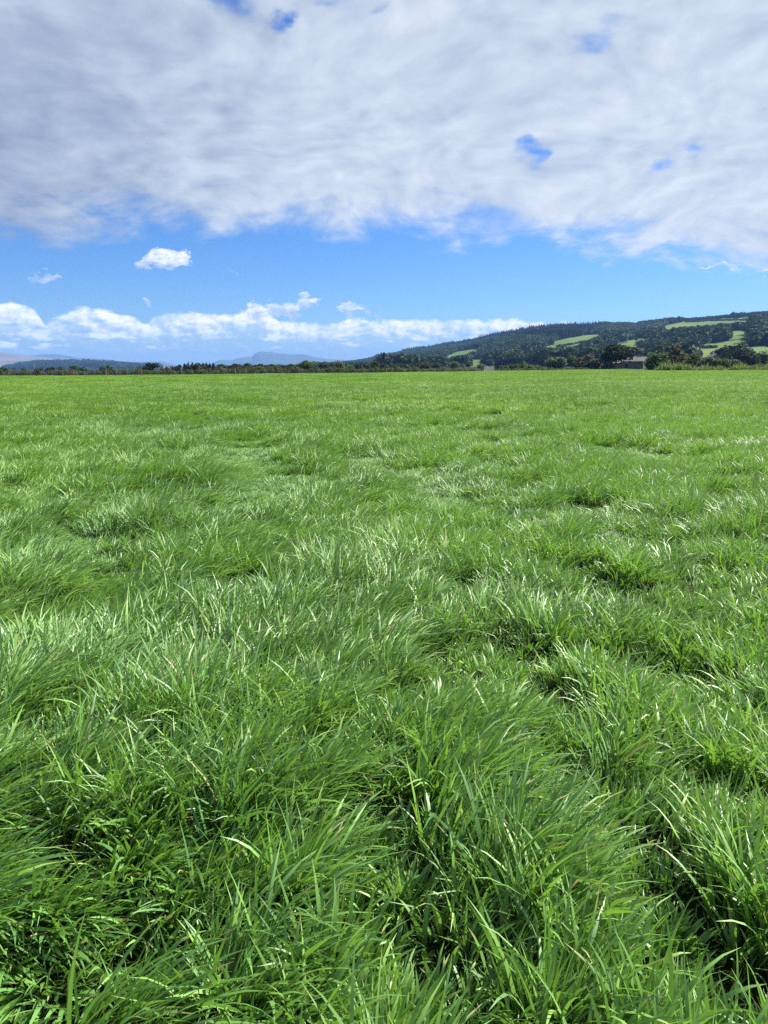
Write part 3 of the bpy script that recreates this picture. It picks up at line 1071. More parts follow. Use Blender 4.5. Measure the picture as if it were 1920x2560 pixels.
T('willow_tree', 'small pointed pale willow just left of the farm buildings', 'tree', 'willow', 'leaf_pale', 1160, 925, 16, 17, 245, 5, n=500)
T('willow_tree', 'rounded pale green bush-willow right behind the steel gate', 'tree', 'round', 'leaf_pale', 1205, 924, 22, 16, 235, 18, n=600)
wg = 'pale willow bushes right of the gate'
for i, (cx, ww, hh) in enumerate(((1262, 24, 15), (1286, 28, 22), (1307, 30, 23), (1330, 26, 17), (1347, 20, 14))):
    T('willow_bush', 'pale green willow bush in the sunny clump right of the steel gate', 'bush', 'bush', 'leaf_pale', cx, 924, ww * 1.15, hh, 226 + 3 * (i % 3), i, wg, n=700)
T('willow_tree', 'wide dense olive willow with an even rounded top', 'tree', 'willow', 'leaf_grey', 1385, 922, 70, 31, 228, 6, n=2400)
T('tree', 'dark rounded tree between the wide olive willow and the brown bush', 'tree', 'round', 'leaf_oak', 1430, 922, 32, 32, 250, 19, n=900)
T('bush', 'large dark brown spreading bush left of the trunked tree', 'bush', 'bush', 'leaf_brown', 1468, 922, 74, 42, 228, 7, n=2600)
T('bush', 'low light green bush at the foot of the trunked tree', 'bush', 'bush', 'leaf_pale', 1514, 922, 36, 16, 224, 8, n=800)
T('bush', 'small olive bush against the lean-to wall of the barn', 'bush', 'bush', 'leaf_hedge', 1526, 922, 18, 20, 222, 9, n=500)
T('tree', 'tall dark tree with a bare trunk and flat-based crown in front of the stone barn', 'tree', 'umbrella', 'leaf_dark', 1540, 922, 76, 61, 222, 20, n=3200)
# scrub at the right end of the field
T('bush', 'tall dense olive bush right beside the barn gable', 'bush', 'bush', 'leaf_oak', 1644, 928, 66, 58, 178, 10, n=2600)
T('bush', 'tallest rounded brown-green bush in the scrub at the right end of the field', 'bush', 'bush', 'leaf_brown', 1690, 928, 66, 68, 182, 11, n=3000)
T('bush', 'olive bush filling the gap between the two tallest bushes of the scrub', 'bush', 'bush', 'leaf_grey', 1666, 928, 62, 54, 188, 19, n=2000)
T('bush', 'brown-green bush just right of the tallest bush and behind the ragged one', 'bush', 'bush', 'leaf_brown', 1717, 928, 64, 58, 190, 20, n=2000)
T('bush', 'low olive bush behind the loose grey-green one below the farmhouse roof', 'bush', 'bush', 'leaf_hedge', 1758, 929, 60, 44, 185, 21, n=1800)
T('bush', 'ragged dark bush right of the tallest bush in the scrub', 'bush', 'bush', 'leaf_oak', 1738, 929, 60, 52, 172, 12, n=2200)
T('bush', 'grey-green loose bush in the middle of the scrub below the farmhouse roof', 'bush', 'bush', 'leaf_grey', 1775, 929, 56, 46, 168, 13, n=2200)
T('bush', 'square dark green bush left of the grey bramble mound', 'bush', 'bush', 'leaf_oak', 1803, 929, 44, 42, 166, 14, n=1500)
T('bush', 'pinkish grey bramble mound in the scrub', 'bush', 'bush', 'leaf_grey', 1832, 929, 54, 38, 170, 15, n=1600)
T('bush', 'broad almost black bush behind the bramble mound', 'bush', 'bush', 'leaf_dark', 1857, 905, 90, 48, 300, 16, n=2600)
T('bush', 'dark rounded bush at the right border behind the tall weeds', 'bush', 'bush', 'leaf_oak', 1912, 905, 56, 36, 300, 17, n=1600)
T('bush', 'low green bush among the tall weeds at the right border', 'bush', 'bush', 'leaf_hedge', 1905, 929, 60, 26, 164, 18, n=1300)
# trees one can pick out on the hillside
S = tree_hill
S('oak_tree', 'large lone oak between two bright pastures high on the right', 'tree', 'round', 'leaf_oak', 1806, 855, 30, 34, 0)
S('oak_tree', 'narrow dark oak left of the twin oak on the pasture edge', 'tree', 'round', 'leaf_dark', 1708, 870, 20, 24, 1)
S('oak_tree', 'round dark oak, the right of two at the left end of the long pasture', 'tree', 'round', 'leaf_dark', 1733, 870, 28, 25, 2)
S('oak_tree', 'dark broad oak on the slope near the right border of the view', 'tree', 'round', 'leaf_dark', 1886, 864, 40, 34, 3)
S('oak_tree', 'very dark oak cut by the right border, above its own shadow', 'tree', 'round', 'leaf_dark', 1918, 860, 34, 38, 4)
S('oak_tree', 'dark round oak low on the slope straight above the barn roof', 'tree', 'round', 'leaf_dark', 1587, 896, 27, 27, 5)
og = 'oaks in the dark clump above the barn'
for i, (cx, bb, ww, hh) in enumerate(((1608, 884, 26, 28), (1626, 884, 26, 30), (1645, 882, 28, 27), (1662, 880, 26, 24))):
    S('oak_tree', 'oak in the dark clump on the slope between the barn and the tallest bush', 'tree', 'round', 'leaf_dark', cx, bb, ww, hh, 6 + i % 3, og)
S('oak_tree', 'tiny lone tree on the thin pasture strip above the barn clump', 'tree', 'round', 'leaf_dark', 1588, 853, 9, 8, 7)
S('oak_tree', 'small dark tree in the middle of the large steep pasture', 'tree', 'round', 'leaf_dark', 1450, 858, 7, 6, 8)
S('oak_tree', 'small round tree at the lower left corner of the steep pasture', 'tree', 'round', 'leaf_dark', 1397, 866, 8, 6, 9)


# ------------------------------------------------------------------ woods on the hill (one mass)
def gn_instancer(name, variants, label_kind='stuff'):
    """geometry nodes: put one of the variant objects on each point, keeping the mesh's own faces"""
    ng = bpy.data.node_groups.new(name, 'GeometryNodeTree')
    ng.interface.new_socket('Geometry', in_out='INPUT', socket_type='NodeSocketGeometry')
    ng.interface.new_socket('Geometry', in_out='OUTPUT', socket_type='NodeSocketGeometry')
    nd, lk = ng.nodes, ng.links
    gi, go = nd.new('NodeGroupInput'), nd.new('NodeGroupOutput')

    def attr(nm, typ):
        a = nd.new('GeometryNodeInputNamedAttribute')
        a.data_type = typ
        a.inputs['Name'].default_value = nm
        return a.outputs['Attribute']
    join = nd.new('GeometryNodeJoinGeometry')
    for v in reversed(variants):
        oi = nd.new('GeometryNodeObjectInfo')
        oi.inputs['Object'].default_value = v
        oi.inputs['As Instance'].default_value = True
        lk.new(oi.outputs['Geometry'], join.inputs[0])
    iop = nd.new('GeometryNodeInstanceOnPoints')
    lk.new(gi.outputs[0], iop.inputs['Points'])
    lk.new(join.outputs[0], iop.inputs['Instance'])
    sel = nd.new('FunctionNodeCompare')
    sel.data_type = 'INT'
    sel.operation = 'GREATER_EQUAL'
    lk.new(attr('pick', 'INT'), sel.inputs[2])
    sel.inputs[3].default_value = 0
    lk.new(sel.outputs[0], iop.inputs['Selection'])
    iop.inputs['Pick Instance'].default_value = True
    lk.new(attr('pick', 'INT'), iop.inputs['Instance Index'])
    e2r = nd.new('FunctionNodeEulerToRotation')
    lk.new(attr('rot', 'FLOAT_VECTOR'), e2r.inputs[0])
    lk.new(e2r.outputs[0], iop.inputs['Rotation'])
    lk.new(attr('scl', 'FLOAT_VECTOR'), iop.inputs['Scale'])
    sep = nd.new('GeometryNodeSeparateGeometry')
    sep.domain = 'POINT'
    lk.new(gi.outputs[0], sep.inputs[0])
    inv = nd.new('FunctionNodeBooleanMath')
    inv.operation = 'NOT'
    lk.new(sel.outputs[0], inv.inputs[0])
    lk.new(inv.outputs[0], sep.inputs[1])
    j2 = nd.new('GeometryNodeJoinGeometry')
    lk.new(sep.outputs[0], j2.inputs[0])
    lk.new(iop.outputs[0], j2.inputs[0])
    lk.new(j2.outputs[0], go.inputs[0])
    return ng


def hidden_obj(name, me):
    return bpy.data.objects.new(name, me)      # not linked to the scene: only a source for instances


def forest(name, pos, pick, rot, scl, variants):
    me = bpy.data.meshes.new(name)
    me.vertices.add(len(pos))
    me.vertices.foreach_set('co', pos.astype(np.float32).ravel())
    for nm, typ, arr in (('pick', 'INT', pick.astype(np.int32)), ('rot', 'FLOAT_VECTOR', rot.astype(np.float32)), ('scl', 'FLOAT_VECTOR', scl.astype(np.float32))):
        a = me.attributes.new(nm, typ, 'POINT')
        a.data.foreach_set('vector' if typ == 'FLOAT_VECTOR' else 'value', arr.ravel())
    o = obj(name, me)
    md = o.modifiers.new('scatter', 'NODES')
    md.node_group = gn_instancer(name + '_nodes', variants)
    return o


def build_forests():
    g = np.random.default_rng(5)
    var = []
    for i in range(5):
        var.append(hidden_obj('wood_src_%d' % i, fast_mesh('w%d' % i, *leaf_cloud(60 + i, round_blobs(60 + i, 7, 1.0, 1.0, 0.05), 170, 0.12), MAT['leaf_forest'], smooth=False)))
    for i in range(3):
        var.append(hidden_obj('wood_src_c%d' % i, fast_mesh('wc%d' % i, *leaf_cloud(70 + i, conifer_blobs(70 + i, 6), 120, 0.10, up=-0.2), MAT['leaf_conifer'], smooth=False)))
    # --- the big hill
    n = 90000
    px = g.random(n) * (2150 - 760) + 760
    d0 = np.interp(px, [p for p, q in D0], [q for p, q in D0])
    dr = np.interp(px, [p for p, q in DR], [q for p, q in DR])
    dmin = 420.0
    # even per area: density ~ d
    d = np.sqrt(g.random(n) * ((dr * 1.06) ** 2 - dmin ** 2) + dmin ** 2)
    z = np.where(d > d0, hill_z(px, d), 0.0)
    x = px_ratio(px) * d
    qx, qy = project(x, d, z)
    hh = 6.5 + 5.5 * g.random(n)
    hh = np.where((px > 1350) & (d < 1150), hh * 1.2, hh)
    tpx = hh * FPX / d
    past = np.zeros(n, bool)
    for P in FIELDS:
        for k in (0.0, 0.3, 0.6, 0.9):
            for sx in (-0.3, 0.0, 0.3):
                past |= in_poly(qx + sx * tpx, qy - k * tpx, P)
    keep = ~past
    # thin out on the flat and in the valley
    flat = d < d0
    keep &= ~(flat & ((fbm(x / 60, d / 60, 77, 2) < 0.56) | (d < 620) | ((px < 950) & (d < 1500))))
    keep &= ~(flat & (px > 1450))
    # glades in the woods of the lower slope
    keep &= ~((fbm(x / 120, d / 90, 78, 2) > 0.66) & (px > 1350))
    hedge_pt = np.zeros(n, bool)
    for L in HEDGES:
        hedge_pt |= near_line(qx, qy, L, 1.3)
    keep |= hedge_pt & (g.random(n) < 0.8)
    rid = (d > dr * 0.985)
    keep |= rid
    hh = np.where(rid & (px > 1560), 3.5 + 3 * g.random(n), hh)
    hh = np.where(rid & (px < 1500), 4.5 + 9 * g.random(n) ** 2.5, hh)
    conif = (px > 1180) & (px < 1480) & (qy < 850) & (fbm(x / 200, d / 200, 79, 2) > 0.35) | ((px > 1000) & (px < 1500) & (d > dr * 0.93) & (g.random(n) < 0.5))
    pick = np.where(conif, 5 + g.integers(0, 3, n), g.integers(0, 5, n))
    w = np.where(conif, hh * 0.62, hh * (1.0 + 0.35 * g.random(n)))
    h2 = np.where(conif, hh * 1.45, hh)
    h2 = np.where(hedge_pt, 3.0, h2)
    w = np.where(hedge_pt, 5.0, w)
    k = np.where(keep)[0]
    # ridge line itself: a few spikes of conifers
    pos = np.stack([x, d, z - 0.4], -1)[k]
    rot = np.zeros((len(k), 3))
    rot[:, 2] = g.random(len(k)) * 6.28
    scl = np.stack([w, w, h2], -1)[k]
    o = forest('hillside_forest', pos, pick[k], rot, scl, var)
    tag(o, 'dark mixed woodland covering the long hill behind the field', 'forest', kind='stuff')
    # --- the low wooded rise at the left
    n = 14000
    px = g.random(n) * 760 - 300
    d = 2600 + (3420 - 2600) * g.random(n) ** 0.8
    py = np.interp(px, [a for a, b in LOW_L], [b for a, b in LOW_L])
    zr = np.array([max(at(a, b, 3400).z, -2.0) for a, b in zip(px, py)])
    t = np.clip((d - 2600) / 800, 0, 1)
    z = (zr + 2) * t ** 0.9 - 2
    x = px_ratio(px) * d
    qx, qy = project(x, d, z)
    F2 = [crop([(850, 170), (930, 160), (1040, 172), (1050, 190), (1120, 205), (1140, 225), (960, 215), (870, 180)], 0, 880, 360), crop([(540, 200), (650, 188), (720, 205), (860, 215), (860, 230), (540, 230)], 0, 880, 360)]
    past = np.zeros(n, bool)
    for P in F2:
        for k in (0.0, 0.5, 1.0):
            past |= in_poly(qx, qy - k * 5.0, P)
    k = np.where(~past & (z > 0.5))[0]
    hh = 6 + 13 * g.random(len(k)) ** 2
    pos = np.stack([x[k], d[k], z[k] - 0.5], -1)
    rot = np.zeros((len(k), 3))
    rot[:, 2] = g.random(len(k)) * 6.28
    cf = g.random(len(k)) < 0.25
    pick = np.where(cf, 5 + g.integers(0, 3, len(k)), g.integers(0, 5, len(k)))
    ww = np.where(cf, hh * 0.6, hh * 1.3)
    o = forest('distant_woodland', pos, pick, rot, np.stack([ww, ww, hh], -1), var)
    tag(o, 'blue hazy woodland covering the low rise at the foot of the left fells', 'forest', kind='stuff')
    # --- low trees of the flat valley floor, seen as a thin dark band over the hedge
    n = 1500
    px = g.random(n) * 1500 - 400
    d = 320 + 1500 * g.random(n) ** 1.3
    k = np.where((px > 545) | (g.random(n) < 0.03))[0]
    px, d = px[k], d[k]
    hh = 2.0 + 1.0 * g.random(len(k)) + d * 0.0012
    pos = np.stack([px_ratio(px) * d, d, np.full(len(k), -0.2)], -1)
    rot = np.zeros((len(k), 3))
    rot[:, 2] = g.random(len(k)) * 6.28
    o = forest('valley_treeline', pos, g.integers(0, 5, len(k)), rot, np.stack([hh * 1.5, hh * 1.5, hh], -1), var)
    tag(o, 'low dark treeline of the flat valley floor beyond the hedge', 'treeline', kind='stuff')


build_forests()


# ------------------------------------------------------------------ hedge, fence and gate along the field's far edge
def edge_pt(px, back=0.0):
    r = xratio(px)
    d = float(np.interp(r, _ex, _ey)) + back
    return r * d, d


rnd = random.Random(4)
hg = 'shrubs of the hedge along the far edge of the field'
hx = -60.0
i = 0
while hx < 1530:
    step = rnd.uniform(13, 21)
    gatezone = 1196 < hx < 1246
    if not gatezone:
        x, y = edge_pt(hx, 5.0 + rnd.uniform(-1, 1))
        clipped = 1050 < hx < 1200
        right = hx > 1246
        h = rnd.uniform(1.35, 2.0)
        mt, lab = 'leaf_hedge', 'scrubby olive hedge shrub at the far edge of the field'
        q = rnd.random()
        if clipped:
            h = rnd.uniform(1.3, 1.45)
            lab = 'clipped low hedge shrub in the even stretch left of the steel gate'
        elif right:
            h = rnd.uniform(0.85, 1.1)
            mt, lab = 'leaf_oak', 'knee-high dark hedge shrub between the steel gate and the barn'
        elif q < 0.25:
            mt, lab = 'leaf_oak', 'dark green hedge shrub at the far edge of the field'
        elif q < 0.31:
            mt, lab = 'leaf_red', 'rusty brown hedge shrub at the far edge of the field'
        w = (step + 8) / FPX * y * 1.15
        if not clipped and not right:
            where = ('below the low wooded rise', 'in front of the conifer stand and the ragged dark tree', 'below the flat-topped mountain',
                     'in front of the wooded ridge')[int(hx > 330) + int(hx > 545) + int(hx > 880)]
            lab = lab.replace('at the far edge of the field', where)
        plant('hedge_shrub', lab, 'hedge shrub', 'bush', mt, x, y, -0.1, w, h * 1.12, i % 5, hg, n=360, trunk=False)
    hx += step
    i += 1


def build_fence():
    for (a, b, lab) in ((-60, 1200, 'weathered post and wire fence in front of the hedge, left of the steel gate'),
                        (1243, 1530, 'low post and wire fence right of the steel gate towards the barn')):
        p0 = edge_pt((a + b) / 2, 2.0)
        f = bpy.data.objects.new('wire_fence', None)
        COL.objects.link(f)
        f.location = (p0[0], p0[1], 0)
        tag(f, lab, 'fence')
        pts = []
        px = a
        while px <= b:
            x, y = edge_pt(px, 2.2 + rnd.uniform(-.15, .15))
            pts.append((x - p0[0], y - p0[1]))
            px += 27 if a < 0 else 30
        v, fc = box(-0.055, 0.055, -0.055, 0.055, -0.2, 1.25)
        me = bpy.data.meshes.new('post_mesh')
        v = v[:4] + [(-.055, -.055, 1.24), (.055, -.055, 1.2), (.055, .055, 1.21), (-.055, .055, 1.26)]
        me.from_pydata(v, [], fc)
        me.materials.append(MAT['post'])
        for (x, y) in pts:
            s = rnd.uniform(0.9, 1.12) if a < 0 else rnd.uniform(0.6, 0.75)
            o = obj('post', me, f, (x, y, 0), rnd.uniform(0, 1), (0.85, 0.85, s))
            o.rotation_euler[0] = rnd.uniform(-.05, .05)
            o.rotation_euler[1] = rnd.uniform(-.05, .05)
        for hz in ((0.3, 0.55, 0.8, 1.05) if a < 0 else (0.3, 0.6)):
            P = []
            for (x, y) in pts:
                P.append((x, y - 0.07, hz))
            V, F = [], []
            for k, (x, y, z) in enumerate(P):
                r = 0.006
                V += [(x, y, z - r), (x, y - r, z + r * .7), (x, y + r, z + r * .7)]
                if k:
                    bse = 3 * (k - 1)
                    F += [(bse, bse + 3, bse + 4, bse + 1), (bse + 1, bse + 4, bse + 5, bse + 2), (bse + 2, bse + 5, bse + 3, bse)]
            link_mesh('wire', V, F, MAT['wire'], f)


build_fence()


def build_gate():
    x0, y0 = edge_pt(1210, 1.6)
    x1, y1 = edge_pt(1236, 1.6)
    g = bpy.data.objects.new('field_gate', None)
    COL.objects.link(g)
    g.location = (x0, y0, 0)
    g.rotation_euler = (0, 0, math.atan2(y1 - y0, x1 - x0))
    L = math.hypot(x1 - x0, y1 - y0)
    tag(g, 'grey steel field gate in the gap of the far hedge', 'gate')
    for s, xx in enumerate((0.0, L)):
        v, f = box(xx - .07, xx + .07, -.07, .07, -.2, 1.4)
        link_mesh('gate_post', v, f, MAT['post'], g)
    for z in (0.22, 0.4, 0.58, 0.78, 1.0, 1.2):
        v, f = box(.10, L - .10, -.022, .022, z - .028, z + .028)
        link_mesh('rail', v, f, MAT['gate'], g)
    for xx in (.10, L * .5, L - .10):
        v, f = box(xx - .025, xx + .025, -.027, .027, .18, 1.24)
        link_mesh('stile', v, f, MAT['gate'], g)
    # brace
    a, b_ = np.array((.12, .22)), np.array((L * .5, 1.2))
    d = (b_ - a) / np.linalg.norm(b_ - a)
    nn = np.array((-d[1], d[0])) * .022
    V = []
    for yy in (-.030, .030):
        for p in (a - nn, b_ - nn, b_ + nn, a + nn):
            V.append((p[0], yy, p[1]))
    link_mesh('brace', V, [(0, 1, 2, 3), (7, 6, 5, 4), (0, 4, 5, 1), (1, 5, 6, 2), (2, 6, 7, 3), (3, 7, 4, 0)], MAT['gate'], g)
    # grey trough beside it
    x, y = edge_pt(1243, 3.0)
    t = bpy.data.objects.new('stone_shed', None)


build_gate()


# ------------------------------------------------------------------ the barn
def gabled(parent, L, D, eave, apex, wall_m, roof_m, over=0.25, quoins=True, z0=-0.3, openings=()):
    """local: front wall on y=0 facing -y, running x 0..L, depth D to +y"""
    th = 0.45
    # front wall with openings (x0,x1,zb,zt)
    cuts = sorted(openings)
    parts, x = [], 0.0
    for (a, b, zb, zt) in cuts:
        parts.append(box(x, a, 0, th, z0, eave))
        parts.append(box(a, b, 0, th, zt, eave))
        if zb > z0:
            parts.append(box(a, b, 0, th, z0, zb))
        x = b
    parts.append(box(x, L, 0, th, z0, eave))
    v, f = merge(parts)
    link_mesh('front_wall', v, f, wall_m, parent)
    v, f = box(0, L, D - th, D, z0, eave)
    link_mesh('back_wall', v, f, wall_m, parent)
    for x0_ in (0.0, L - th):
        V = []
        for xx in (x0_ + .004, x0_ + th - .004):
            V += [(xx, th, z0), (xx, D - th, z0), (xx, D - th, eave), (xx, D / 2, apex), (xx, th, eave)]
        F = [(0, 4, 3, 2, 1), (5, 6, 7, 8, 9)] + [(k, (k + 1) % 5, 5 + (k + 1) % 5, 5 + k) for k in range(5)]
        link_mesh('gable', V, F, wall_m, parent)
        # the little triangles of the gable over the wall ends are covered by the roof
    for (a, b, zb, zt) in cuts:
        v, f = box(a, b, th * .6, th * .8, max(zb, z0), zt)
        link_mesh('door', v, f, MAT['dark'], parent)
        v, f = box(a - .15, b + .15, -.012, th * .4, zt, zt + .22)
        link_mesh('lintel', v, f, MAT['quoin'], parent)
    if quoins:
        for k in range(int((eave - z0) / .3)):
            z = z0 + .3 * k
            w = .34 if k % 2 else .22
            v, f = box(L - w, L + .014, -.014, .56 - w, z + .01, z + .29)
            link_mesh('quoin', v, f, MAT['quoin'], parent)
    sl = (apex - eave) / (D / 2)
    for s in (0, 1):
        ya, yb = (-over, D / 2) if s == 0 else (D + over, D / 2)
        za = eave - over * sl + .02
        zb_ = apex + .02
        V = []
        for dz in (0, .09):
            V += [(-over * .6, ya, za + dz), (L + over * .6, ya, za + dz), (L + over * .6, yb, zb_ + dz), (-over * .6, yb, zb_ + dz)]
        F = [(0, 3, 2, 1), (4, 5, 6, 7), (0, 1, 5, 4), (1, 2, 6, 5), (2, 3, 7, 6), (3, 0, 4, 7)]
        link_mesh('roof_slope', V, F, roof_m, parent)
    v, f = box(-over * .5, L + over * .5, D / 2 - .12, D / 2 + .12, apex + .07, apex + .2)
    link_mesh('ridge', v, f, MAT['quoin'], parent)


def build_barn():
    depth = 236.0
    c = at(1608, 921, depth)                 # the near corner of front wall and right gable
    vx, vy = -c.x, -c.y
    ang_c = math.atan2(vy, vx)
    nf = ang_c - R(24)                      # front wall normal
    # local -y is the front normal -> rotation
    rz = nf + PI / 2
    e = bpy.data.objects.new('stone_barn', None)
    COL.objects.link(e)
    L = 6.9
    ux, uy = math.cos(rz), math.sin(rz)
    e.location = (c.x - ux * L, c.y - uy * L, 0)
    e.rotation_euler = (0, 0, rz)
    tag(e, 'low old stone barn with a slate roof behind the dark trunked tree', 'barn')
    gabled(e, L, 6.2, 2.45, 3.9, MAT['stone'], MAT['slate'], openings=[(0.9, 1.7, -0.3, 1.75)])
    # lower lean-to at the left, part of the same building
    V, F = box(-3.4, -0.004, .35, .8, -.3, 1.95)
    link_mesh('lean_to_wall', V, F, MAT['stone'], e)
    V = [(-3.6, .15, 1.9), (0, .15, 1.9), (0, 5.0, 2.9), (-3.6, 5.0, 2.9), (-3.6, .15, 2.0), (0, .15, 2.0), (0, 5.0, 3.0), (-3.6, 5.0, 3.0)]
    link_mesh('lean_to_roof', V, [(0, 3, 2, 1), (4, 5, 6, 7), (0, 1, 5, 4), (1, 2, 6, 5), (2, 3, 7, 6), (3, 0, 4, 7)], MAT['slate'], e)
    V, F = box(-3.4, -2.95, .8, 5.0, -.3, 1.95)
    link_mesh('lean_to_side', V, F, MAT['stone'], e)
    # verge coping: the bright line that divides the roof
    sl = (3.9 - 2.45) / 3.1
    xx = L * .42
    V = []
    for dz in (.06, .2):
        V += [(xx - .1, -.2, 2.45 - .2 * sl + dz + .05), (xx + .1, -.2, 2.45 - .2 * sl + dz + .05), (xx + .1, 3.0, 3.85 + dz + .05), (xx - .1, 3.0, 3.85 + dz + .05)]
    link_mesh('coping', V, [(0, 3, 2, 1), (4, 5, 6, 7), (0, 1, 5, 4), (1, 2, 6, 5), (2, 3, 7, 6), (3, 0, 4, 7)], MAT['quoin'], e)


build_barn()


def house(name, label, px, py_base, depth, L, D, eave, apex, rot, wall, chim=2, z=None):
    c = at(px, py_base, depth)
    e = bpy.data.objects.new(name, None)
    COL.objects.link(e)
    e.location = (c.x, c.y, 0 if z is None else z)
    e.rotation_euler = (0, 0, rot)
    tag(e, label, 'house' if 'house' in name else 'farm building')
    v, f = box(-L / 2, L / 2, -D / 2, D / 2, -1.0, eave)
    V = list(v)
    link_mesh('wall', v, f, MAT[wall], e)
    for s in (-1, 1):
        x0 = s * (L / 2 - .3) - .3
        V = []
        for xx in (x0, x0 + .6):
            V += [(xx, -D / 2, eave), (xx, D / 2, eave), (xx, 0, apex)]
        link_mesh('gable', V, [(0, 2, 1), (3, 4, 5), (0, 1, 4, 3), (1, 2, 5, 4), (2, 0, 3, 5)], MAT[wall], e)
        V = []
        for dz in (0.02, .2):
            V += [(-L / 2 - .2, s * (D / 2 + .3), eave - .12 + dz), (L / 2 + .2, s * (D / 2 + .3), eave - .12 + dz), (L / 2 + .2, 0, apex + dz), (-L / 2 - .2, 0, apex + dz)]
        rf = link_mesh('roof', V, [(0, 3, 2, 1), (4, 5, 6, 7), (0, 1, 5, 4), (1, 2, 6, 5), (2, 3, 7, 6), (3, 0, 4, 7)], MAT['slate'], e)
        if chim > (s + 1) / 2:
            v, f = box(s * (L / 2 - .7) - .35, s * (L / 2 - .7) + .35, -.35, .35, apex - .3, apex + 1.2)
            link_mesh('chimney', v, f, MAT['quoin'], rf)
    for k in range(3):
        xx = -L / 2 + L * (k + .5) / 3
        for zz in ((.9, 2.0), (3.3, 4.4)) if eave > 4.5 else ((.9, 2.0),):
            v, f = box(xx - .5, xx + .5, -D / 2 - .03, -D / 2 + .05, zz[0], zz[1])
            link_mesh('window', v, f, MAT['dark'], e)
    return e


# farm buildings far behind the gate
house('farmhouse', 'pale farmhouse with chimneys among trees left of the steel gate', 1174, 915, 1250, 9, 6, 4.0, 6.2, R(-24), 'render')
house('farm_shed', 'low long stone outbuilding touching the pale farmhouse', 1183, 915, 1235, 8, 5, 2.6, 4.2, R(-18), 'stone', chim=0)
house('shed', 'small pinkish stone shed right behind the steel gate', 1243, 924, 250, 1.6, 2.2, 1.35, 1.8, R(-10), 'stone', chim=0)
_x, _y, _z = slope_hit(1742, 876)
house('farmhouse', 'grey farmhouse roof and chimney showing over the scrub', 1745, 874, 400, 3.4, 4.4, 6.4, 8.4, R(-52), 'stone')
house('farm_shed', 'dark low gabled outbuilding right of the grey farmhouse', 1784, 880, 420, 4.6, 5, 5.0, 6.6, R(-70), 'stone', chim=0)


# ------------------------------------------------------------------ blades
def blades(n, x, y, z, length, width, head, phi0, phi1, seg, twist, g):
    """ribbons that start at phi0 from the vertical and bow over to phi1 along heading 'head'"""
    t = np.linspace(0, 1, seg + 1)
    tm = (t[1:] + t[:-1]) / 2
    ph = phi0[:, None] + (phi1 - phi0)[:, None] * tm[None, :] ** 1.5
    ds = (length / seg)[:, None]
    wob = head[:, None] + (g.normal(size=n) * 0.28)[:, None] * tm[None, :]
    dx = np.sin(ph) * np.cos(wob) * ds
    dy = np.sin(ph) * np.sin(wob) * ds
    dz = np.cos(ph) * ds
    zero = np.zeros((n, 1))
    cx = x[:, None] + np.concatenate([zero, np.cumsum(dx, 1)], 1)
    cy = y[:, None] + np.concatenate([zero, np.cumsum(dy, 1)], 1)
    cz = z[:, None] + np.concatenate([zero, np.cumsum(dz, 1)], 1)
    # width vector: across the heading, twisting about the blade
    tw = twist[:, None] * (0.3 + 1.0 * t[None, :])
    phv = np.concatenate([ph, ph[:, -1:]], 1)
    hv = np.concatenate([wob, wob[:, -1:]], 1)
    ax, ay, az = -np.sin(hv), np.cos(hv), np.zeros_like(hv)
    bx_, by_, bz_ = -np.cos(phv) * np.cos(hv), -np.cos(phv) * np.sin(hv), np.sin(phv)
    wx = ax * np.cos(tw) + bx_ * np.sin(tw)
    wy = ay * np.cos(tw) + by_ * np.sin(tw)
    wz = az * np.cos(tw) + bz_ * np.sin(tw)
    prof = np.minimum(0.55 + 2.2 * t, 1.0) * np.clip(1 - t ** 2.6, 0, 1) + 0.03
    hw = width[:, None] * 0.5 * prof[None, :]
    A = np.stack([cx - wx * hw, cy - wy * hw, cz - wz * hw], -1)
    B = np.stack([cx + wx * hw, cy + wy * hw, cz + wz * hw], -1)
    co = np.stack([A, B], 2)                # n, seg+1, 2, 3
    base = (np.arange(n) * (seg + 1) * 2)[:, None] + (np.arange(seg) * 2)[None, :]
    q = np.stack([base, base + 1, base + 3, base + 2], -1).reshape(-1, 4)
    along = np.broadcast_to(t[None, :, None], (n, seg + 1, 2)).reshape(-1)
    return co.reshape(-1, 3), q, along, (seg + 1) * 2


